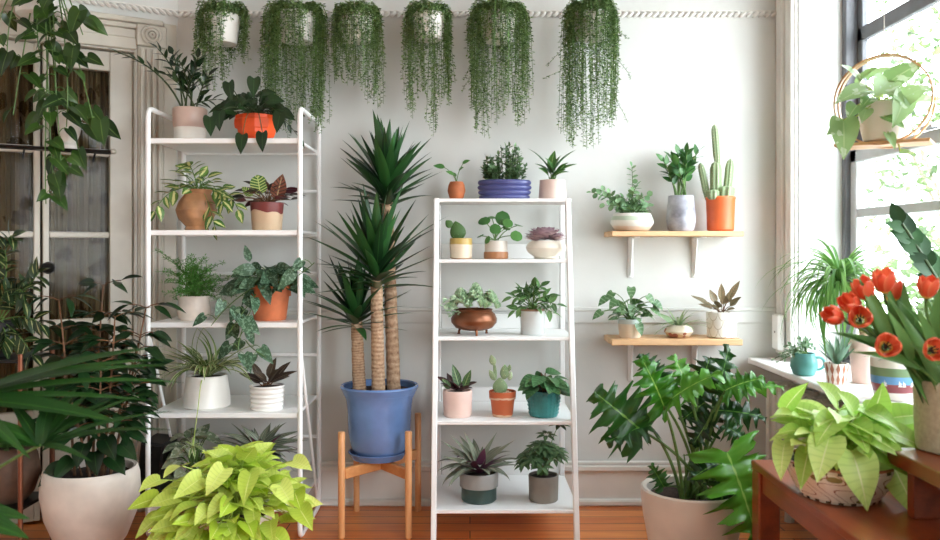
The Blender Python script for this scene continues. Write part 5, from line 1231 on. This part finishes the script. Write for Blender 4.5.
pts = bez(p.P(985, 352, 4), p.P(990, 290, 2), p.P(1000, 230, 0), 12); tube(p.stem, pts, 2.2, 1.4, 8); along(p.leafmb, pts, 16, 23, 12, 'ovate', .6, .3, plane=(.2, -1, .2), bend=.2, ns=6)
p.fin(leafmat('plump_zz_leaf', (22, 52, 24), (40, 84, 36), rough=.6, trans=.08), STEMD)

# ================================================================ tulips in a stoneware vase
TV = Plant('tulip_vase', 'speckled beige stoneware vase on the wooden riser at the right edge holding tulips', 951, 2.0, .595, cat='vase')
TV.pot(380, 34, 32, plain('speckled_stoneware', (172, 162, 134), .6, .05, 90, bump=.1), [(29, 0), (32, .03), (33.5, .5), (34, .95), (33.6, 1)], depth=40, th=2.5, soil=False)
t = NT('tulip_petal'); u, v = t.sepuv(); a = t.new('ShaderNodeAttribute'); a.attribute_name = 'rnd'; ax = t.math('MULTIPLY', t.math('ABSOLUTE', t.math('SUBTRACT', u, .5)), 2.0)
c = t.mix(a.outputs['Fac'], lin((214, 60, 36)), lin((234, 104, 66))); c = t.mix(t.math('MULTIPLY', t.math('POWER', ax, 3.0), .6), c, lin((246, 172, 122))); c = t.mix(t.math('LESS_THAN', v, .12), c, lin((232, 190, 90)))
t.col(c); t.set(.42); tn = t.new('ShaderNodeBsdfTranslucent'); t.link(c, tn.inputs[0]); mx = t.new('ShaderNodeMixShader'); mx.inputs[0].default_value = .3; t.link(t.b.outputs[0], mx.inputs[1]); t.link(tn.outputs[0], mx.inputs[2]); t.link(mx.outputs[0], t.out.inputs['Surface'])
PETAL = t.m; STAM = plain('black_anthers', (30, 20, 24), .8)
TLEAF = leafmat('tulip_leaf', (52, 92, 44), (104, 144, 72), pat='long', pc=(84, 126, 64), amt=.2, freq=60, rough=.42, trans=.2)
TULIPS = []
def tulip(label, x, y, size, ax, opn, dd, bx, nl=2):
    d = 2.0 + dd; s_ = d / FPX; hp = at(x, y, d); b = TV.root.location + V((bx[0], bx[1], .06)); root = thing('tulip', label, 'tulip', b, 'red tulips in the stoneware vase'); ax = V(ax).normalized(); S = size * s_ * .86
    base = hp - ax * S * .5; loc = lambda q: q - b
    rim = b + V((bx[0] * .25, bx[1] * .25, .15)); mb = MB(); pts = bez(V((0, 0, 0)), loc(rim) + V((0, 0, .0)), loc(base - ax * .02), 10, loc(base)); pts = bez(V((0, 0, 0)), loc(rim), loc(base - ax * .07), 12, loc(base)); tube(mb, pts, .0042, .0034, 8); mb.build('stem', STEMG, root)
    s1 = ax.orthogonal().normalized(); s2 = ax.cross(s1); fl = MB()
    for k in range(6):
        th = k * PI / 3 + (.1 if k % 2 else 0); inner = k % 2; n1, n2 = 9, 6; vs = []; uv = []; fs = []
        for i in range(n1 + 1):
            t_ = i / n1; rr_ = S * (.46 if not inner else .42) * (math.sin(PI * (.06 + .68 * t_)) ** .6) * (1 + opn * t_ * t_ * .9); h_ = S * (1.04 - .22 * opn) * t_ * (1 if not inner else .97); sp = (.74 * math.sin(PI * (.14 + .72 * t_)) ** .5 + .04) * math.sqrt(max(0.0, 1 - max(0, (t_ - .62) / .38) ** 2.6))
            for j in range(n2 + 1):
                x_ = j / n2 * 2 - 1; an = th + x_ * sp; rj = rr_ * (1 - .10 * x_ * x_ * t_); vs.append(loc(base) + ax * (h_ - S * .05 * x_ * x_ * t_) + (s1 * math.cos(an) + s2 * math.sin(an)) * rj); uv.append((.5 + .5 * x_, t_))
        for i in range(n1):
            for j in range(n2): q = i * (n2 + 1) + j; fs.append((q, q + 1, q + n2 + 2, q + n2 + 1))
        fl.add(vs, fs, uv, R.random())
    f = fl.build('flower', PETAL, root, sharp=0)
    if opn > .25:
        mb = MB()
        for k in range(6): an = k * PI / 3 + .5; q = loc(base) + ax * S * .1; tube(mb, [q, q + ax * S * .28 + (s1 * math.cos(an) + s2 * math.sin(an)) * S * .12, q + ax * S * .46 + (s1 * math.cos(an) + s2 * math.sin(an)) * S * .16], S * .02, S * .035, 5)
        tube(mb, [loc(base), loc(base) + ax * S * .42], S * .05, S * .04, 6); mb.build('stamens', STAM, f)
    mb = MB()
    for k in range(nl):
        q = pts[5 + k]; tg = (pts[7] - pts[5]).normalized(); sd = tg.cross(V((0, -1, 0))).normalized() * (1 if k else -1); dv = tg + sd * .35 + V((R.uniform(-.2, .2), -.2, .2)); leaf(mb, q, dv, V((sd.x * -.5, -.7, .6)), R.uniform(.14, .2), R.uniform(.026, .036), 'lance', R.uniform(.1, .45), .45, 10)
    mb.build('leaves', TLEAF, root, sharp=0); TULIPS.append(root)
tulip('leftmost red tulip, pinkish closed bud pointing left', 834, 316, 25, (-.85, -.3, .35), .0, -.02, (-.05, -.01))
tulip('red tulip tilted left just above the leftmost bud', 851, 304, 27, (-.75, -.45, .55), .05, .02, (-.05, .01))
tulip('open red tulip low in the left cluster facing the camera', 860, 318, 27, (-.35, -.8, .3), .28, -.06, (-.04, -.02))
tulip('rounded closed red tulip at the upper left of the bunch', 864, 289, 27, (-.5, -.3, .85), .02, .0, (-.03, .02))
tulip('tallest red tulip of the bunch, closed and upright', 884, 281, 28, (-.15, -.35, .95), .05, .0, (-.02, .0))
tulip('red tulip half hidden behind the tallest one', 893, 291, 25, (.2, .1, .95), .05, .06, (-.01, .03))
tulip('wide open red tulip with black centre below the others', 887, 346, 28, (-.3, -.95, .25), .34, -.14, (-.02, -.04))
tulip('single closed red tulip standing above the vase at the right', 928, 287, 26, (.0, -.3, 1), .1, -.04, (.0, -.01))
tulip('wide open red tulip with black centre at the right photo edge', 934, 350, 27, (-.1, -1, .2), .36, -.16, (.0, -.05))
for i, (x, y, w, L_) in enumerate(((880, 330, .04, 1), (902, 300, .04, 1), (912, 292, .036, 1), (920, 306, .04, 1), (938, 296, .04, 1), (905, 330, .045, 1), (925, 330, .045, 1), (940, 330, .04, 1), (912, 352, .045, 1), (955, 310, .04, 1), (965, 330, .04, 1), (875, 312, .034, 1), (890, 318, .036, 1))):
    tl_ = TULIPS[i % 9]; b0 = TV.root.location + V((0, 0, .05)) - V(tl_.location); d = 2.0 + R.uniform(-.1, .06); tp = at(x, y, d) - V(tl_.location); b = b0 + V((R.uniform(-.05, .04), R.uniform(-.04, .04), 0)); dv = tp - b; mb = MB(); mb2 = V((-dv.x * .5, -.6, .4))
    leaf(mb, b + dv * .12, dv + V((0, 0, dv.length * .25)), mb2, dv.length * .98, w, 'lance', .45 if x > 860 else .8, .4, 12); mb.build('long_leaf', TLEAF, tl_, sharp=0)

# ================================================================ hanging hoop planter at the window
p = Plant('hanging_hoop_planter', 'bent wood hoop planter with white pot and silvery pothos hanging at the window', 884, 2.45, zat(143, 2.45))
Mz = Matrix.Rotation(-.6, 3, 'Z'); n = 64; cz = 42; rx, rz = 45, 46
for sgn in (-1, 1):
    mb = MB(); vs = []; fs = []
    for i in range(n):
        a = 2 * PI * i / n; y0 = sgn * (2.5 + 15 * (1 - math.sin(a)) / 2)
        for (rr_, dy) in ((1, -3.2), (1, 3.2), (.965, 3.2), (.965, -3.2)): vs.append(Mz @ V((math.cos(a) * rx * rr_, y0 + dy, cz + math.sin(a) * rz * rr_)))
    for i in range(n):
        k = (i + 1) % n
        for j in range(4): fs.append((i * 4 + j, i * 4 + (j + 1) % 4, k * 4 + (j + 1) % 4, k * 4 + j))
    mb.add(vs, fs); p.put(mb, 'hoop', HOOPW)
mb = MB(); box(mb, (0, 0, -1.5), (86, 42, 3), .6, Mz); p.put(mb, 'base_board', HOOPW)
mb = MB(); top = cz + rz; tube(mb, [(0, 0, top - 1), (0, 0, top + 4)] + [V((math.sin(a) * 4.2, 0, top + 8.5 - math.cos(a) * 4.2)) for a in [i * .5 for i in range(0, 10)]], .8, .8, 8); p.put(mb, 'hook', STEEL)
mb = MB(); tube(mb, [(0, 0, top + 12), (0, 0, (HC - p.Z) / p.s)], .5, .5, 6); p.put(mb, 'cord', CORD)
p.pot(104, 22, 17, P_WHITE, [(15, 0), (19, .06), (23, .5), (23.5, .9), (23, 1)], depth=5)
SILP = leafmat('silvery_green_pothos_leaf', (112, 156, 84), (164, 194, 134), (170, 196, 140), .05, 'splotch', (190, 208, 172), .6, rough=.4, trans=.3, nscale=30)
for (hx, hy, tx, ty, L_, W_, dy, n_) in ((862, 92, 822, 108, 40, 26, -16, (-.3, -.7, .7)), (868, 84, 850, 66, 36, 24, 6, (-.3, -.6, .8)), (880, 84, 866, 96, 32, 26, -24, (-.2, -.9, .5)), (884, 84, 918, 62, 40, 22, -14, (.3, -.8, .5)), (888, 104, 906, 94, 30, 20, -28, (.3, -.9, .4)), (892, 100, 878, 126, 40, 25, -30, (.2, -.95, .3)), (906, 104, 938, 108, 36, 20, -20, (.1, -.6, .8)), (838, 122, 834, 158, 42, 28, -18, (-.2, -.95, .2)), (842, 126, 816, 138, 26, 18, -14, (-.3, -.9, .3)), (850, 108, 838, 120, 26, 18, -22, (-.3, -.8, .5)), (878, 136, 880, 152, 20, 11, -26, (0, -1, .2)), (890, 154, 906, 158, 14, 7, -26, (0, -.8, .5)), (874, 76, 896, 66, 30, 20, 8, (0, -.5, .9)), (874, 120, 884, 130, 24, 16, -28, (.2, -.9, .4)), (858, 112, 848, 128, 20, 14, -24, (-.2, -.9, .4)), (872, 90, 884, 104, 28, 22, -26, (0, -.9, .5)), (866, 80, 872, 70, 26, 20, 12, (0, -.6, .8)), (890, 86, 902, 76, 30, 20, 6, (.2, -.6, .7)), (864, 100, 852, 110, 24, 16, -20, (-.2, -.8, .6))):
    h = p.P(hx, hy, dy + 6); tg = p.P(tx, ty, dy - 4); b = V((R.uniform(-8, 8), R.uniform(-8, 4), p.top)); d = tg - h; tube(p.stem, arch(b, h, .25, 8), .9, .7, 6); leaf(p.leafmb, h, d + V(n_).normalized() * d.length * .25, n_, L_, W_, 'heart', .5, .22, 9, 2, lobe=.15, wave=.015)
p.fin(SILP, STEML)

# ================================================================ left: white planter with tall dark plant
DKL = leafmat('dark_glossy_leaf', (14, 34, 16), (28, 58, 26), (42, 70, 36), .05, rough=.3, trans=.1)
p = Plant('potted_coffee_plant', 'tall dark glossy-leaved shrub in a rounded white planter on the floor at left', 91, 2.95, 0)
p.pot(468, 44, 24, plain('off_white_planter', (212, 202, 190), .5, .05, 9), [(16, 0), (21, .02), (34, .22), (43, .48), (46.8, .74), (46, .92), (44, 1)], depth=10, th=4)
for (x0, x, y, dy) in ((76, 62, 300, -4), (90, 98, 286, 8), (104, 120, 316, -8), (110, 146, 308, 0), (84, 80, 330, 12), (100, 132, 340, 14), (94, 74, 372, -14), (100, 110, 360, -14), (96, 140, 370, -6)):
    b = V((x0 - 91, dy * .6, p.top - 8)); tip = p.P(x, y, dy * 1.5); mid = b.lerp(tip, .5) + V((R.uniform(-5, 5), 0, 10)); pts = bez(b, mid, tip, 12); mb = p.stem; tube(mb, pts, 1.6, .7, 7)
    for k in range(7):
        t_ = .4 + .6 * k / 6; q = pts[int(t_ * 11)]
        for sd in (-1, 1):
            az = R.uniform(-.6, .6) + (0 if sd > 0 else PI); tw_ = q + dirv(az, .25) * R.uniform(12, 22); tube(mb, bez(q, q.lerp(tw_, .5) + V((0, 0, 3)), tw_, 4), .6, .5, 4, caps=False)
            for j in range(3): d = dirv(az + R.uniform(-.9, .9), R.uniform(-.5, .5)); leaf(p.leafmb, q.lerp(tw_, .5 + .25 * j), d, upn(d, .35), R.uniform(19, 29), R.uniform(8, 11.5), 'ovate', .55, .25, 6)
for (x, y) in ((80, 455), (102, 448), (118, 452), (126, 440), (92, 440), (70, 462), (112, 436)):
    q = p.P(x, y, -16); b = V(((x - 91) * .6, -6, p.top - 6)); tube(p.stem, arch(b, q, .2, 6), .9, .7, 5); leaf(p.leafmb, q, V(((x - 91) / 40, -.6, -.4)), V((0, -.7, .7)), 28, 19, 'heart', .4, .25, 8, 2, lobe=.12)
p.fin(DKL, STEMB)

# ================================================================ fan palm in the left foreground
PALM = leafmat('fan_palm_leaf', (18, 50, 16), (42, 88, 26), (64, 108, 40), .06, 'long', (30, 68, 22), .4, 40, rough=.48, trans=.2)
p = Plant('potted_fan_palm', 'fan palm reaching in from the left photo edge in the foreground', -105, 1.95, 0)
p.pot(620, 62, 50, P_DARK, depth=8)
def fan(hub, tips, dyh, petiole=True, W_=13):
    h = p.P(*hub, dyh)
    if petiole: tube(p.stem, arch(V((R.uniform(-10, 10), R.uniform(-10, 10), p.top)), h, .15, 12), 2.0, 1.4, 8)
    for (x, y, dy, w) in tips:
        tg = p.P(x, y, dyh + dy); d = tg - h; b_ = R.uniform(.25, .5); leaf(p.leafmb, h, d + V((0, 0, d.length * b_ * .5)), V((R.uniform(-.1, .1), -.45, .9)), d.length * 1.03, w or W_, 'sword', b_, .35, 12)
fan((-34, 398), [(166, 344, -30, 13), (168, 366, -10, 13), (150, 364, 30, 15), (132, 416, -40, 26), (128, 352, 40, 15), (172, 388, 20, 13), (110, 368, -20, 18), (150, 400, -10, 12), (60, 440, -70, 18), (-120, 380, 40, 14), (-140, 420, -20, 14)], -10)
fan((61, 436), [(52, 384, 40, 16), (72, 386, 50, 18), (92, 388, 40, 14), (116, 396, 30, 13), (184, 404, -10, 8), (186, 418, -30, 9), (150, 390, 20, 9), (10, 396, 30, 14), (-30, 412, 10, 16), (-36, 434, -10, 18), (126, 440, -50, 10)], -40)
fan((-40, 492), [(70, 508, -40, 40), (64, 496, -20, 34), (40, 536, -60, 20), (10, 446, 30, 12), (-10, 430, 40, 14), (-100, 470, 0, 16)], -60)
p.fin(PALM, STEMG, leafname='fan_leaves', stemname='stalks')

# ================================================================ copper stand plants
p = Plant('potted_variegated_hoya', 'cream-marked hoya spilling over the copper stand at the left photo edge', -6, 2.98, T1)
p.pot(322, 20, 16, P_DARK)
for (a, b, c, n) in (((0, 318), (14, 232), (24, 236), 9), ((2, 318), (20, 262), (16, 250), 9), ((4, 318), (30, 270), (36, 300), 9), ((4, 320), (34, 310), (52, 322), 8), ((0, 320), (20, 330), (14, 345), 8), ((6, 318), (40, 282), (50, 272), 8), ((0, 318), (10, 290), (20, 290), 9), ((-4, 318), (-16, 260), (-20, 240), 8), ((4, 320), (28, 330), (44, 352), 7)):
    pts = bez(p.P(*a, -6), p.P(*b, -16), p.P(*c, -22), 9); tube(p.stem, pts, .7, .5, 5); along(p.leafmb, pts, n + 3, 18, 9, 'ovate', .9, .25, plane=(0, -1, .2), bend=.4)
HOYD = leafmat('dark_hoya_leaf', (22, 42, 20), (44, 68, 32), pat='center', pc=(158, 160, 104), amt=.1, rough=.35, nscale=30)
p.fin(HOYD, STEMG)
p = Plant('potted_baby_tears', 'small-leaved green plant in a round brown pot on the lower copper tier', 8, 2.98, T2)
p.pot(446, 22, 18, plain('brown_round_pot', (92, 68, 52), .7, .1, 20), [(17, 0), (24, .15), (30, .5), (27, .85), (22, 1)], depth=4)
p.dome(130, 27, 17, 6, 5, 'round', phi=1.6, bend=.2, stem=.3); p.fin(POTH, STEMG)

# ================================================================ trailing pothos at the top left
d0 = dl(62) - .16
p = Plant('hanging_pothos', 'long dark pothos vines trailing from a white hanging pot at the top left corner', 40, d0, zat(18, d0), cat='hanging plant')
p.pot(-28, 26, 20, P_WHITE, [(18, 0), (22, .06), (26, .95), (26, 1)], depth=4)
for k in range(3): a = k * 2.094 + .5; mb = MB(); tube(mb, [(math.cos(a) * 24, math.sin(a) * 24, p.top - 1), (0, 0, (HC - p.Z) / p.s)], .3, .3, 5); p.put(mb, 'cord', CORD)
for (pts, n) in ((((60, -30), (84, 10), (92, 40)), 7), (((55, -30), (68, 40), (66, 110)), 16), (((50, -30), (58, 60), (64, 200)), 26), (((58, -30), (84, 60), (76, 130)), 14), (((40, -30), (22, 0), (18, 60)), 9), (((44, -30), (36, 60), (24, 118)), 10), (((50, -30), (46, 20), (50, 60)), 10), (((60, -30), (78, 20), (84, 34)), 7), (((58, -30), (56, 120), (56, 205)), 18), (((56, -30), (90, 60), (106, 140)), 8), (((50, -30), (70, 100), (72, 190)), 16), (((30, -30), (6, 30), (8, 50)), 4)):
    n = max(3, int(n * .62)); P_ = [p.P(pts[0][0], pts[0][1], -10), p.P(pts[1][0], pts[1][1], -26), p.P(pts[2][0], pts[2][1], -20)]; p.vine(bez(*P_, 12), n, 21, 14, 'heart', .8, .35, lobe=.16, bend=.4, ns=7, nc=2)
for (x, y) in ((8, 64), (112, 132), (70, 186), (92, 26), (86, 60), (22, 66)): leaf(p.leafmb, p.P(x, y - 8, -26), V((R.uniform(-.4, .4), -.2, -.9)), V((R.uniform(-.3, .3), -1, .3)), 26, 18, 'heart', .4, .2, 8, 2, lobe=.17)
p.fin(POTH, STEMG, stemname='vines')
p = Plant('potted_pothos', 'small white footed pot with a few pothos leaves on the dark rail shelf', 69, dl(62) - .1, ds.location.z + .0045)
p.pot(112, 12, 7, P_WHITE, [(8, 0), (8.5, .08), (6.5, .16), (10, .4), (12, .9), (12.4, 1)], depth=4)
for (x, y) in ((52, 104), (88, 108), (98, 112), (110, 126), (44, 118), (76, 98), (62, 96), (94, 126), (84, 152), (60, 158)):
    q = p.P(x, y, -12); b = V((0, 0, p.top)); tube(p.stem, arch(b, q, .3, 7), .6, .5, 5); leaf(p.leafmb, q, V(((x - 69) / 50, -.2, -.7)), V((R.uniform(-.3, .3), -1, .4)), 22, 15, 'heart', .4, .22, 8, 2, lobe=.16)
p.fin(POTH, STEMG)
# ---------------------------------------------------------------- light and camera
w = bpy.data.worlds.new('sky'); bpy.context.scene.world = w; w.use_nodes = True
bg = w.node_tree.nodes['Background']; wt = w.node_tree
tc = wt.nodes.new('ShaderNodeTexCoord'); sp = wt.nodes.new('ShaderNodeSeparateXYZ'); wt.links.new(tc.outputs['Generated'], sp.inputs[0])
rp = wt.nodes.new('ShaderNodeValToRGB'); wt.links.new(sp.outputs[2], rp.inputs[0])
rp.color_ramp.elements[0].position = 0.0; rp.color_ramp.elements[0].color = (.92, .96, 1, 1); rp.color_ramp.elements[1].position = .9; rp.color_ramp.elements[1].color = (.8, .9, 1, 1)
wt.links.new(rp.outputs[0], bg.inputs[0]); bg.inputs[1].default_value = SKY
def portal(loc, rot, sx, sy):
    l = bpy.data.lights.new('window_portal', 'AREA'); l.shape = 'RECTANGLE'; l.size = sx; l.size_y = sy; l.cycles.is_portal = True
    o = bpy.data.objects.new('window_portal', l); o.location = loc; o.rotation_euler = rot; COL.objects.link(o)
for (a, b) in (W1, W_FILL): portal((1.6, (a + b) / 2, (ZB + ZT) / 2), (0, PI / 2, 0), ZT - ZB, b - a)
s = bpy.context.scene
cam = bpy.data.cameras.new('camera'); co = bpy.data.objects.new('camera', cam); COL.objects.link(co)
co.location = (0, -CD, CH); co.rotation_euler = (PI / 2, 0, 0); cam.sensor_width = 36; cam.lens = 36 * FPX / 940; cam.shift_y = -(270 - HY) / 940; cam.clip_start = .02; cam.dof.use_dof = True; cam.dof.focus_distance = 3.2; cam.dof.aperture_fstop = 3.2
s.camera = co
s.view_settings.view_transform = 'Standard'; s.view_settings.look = 'None'; s.view_settings.gamma = 1.0; s.view_settings.use_curve_mapping = False
s.view_settings.exposure = EXPO
s.cycles.max_bounces = 12; s.cycles.diffuse_bounces = 6; s.cycles.transparent_max_bounces = 12; s.cycles.use_denoising = True
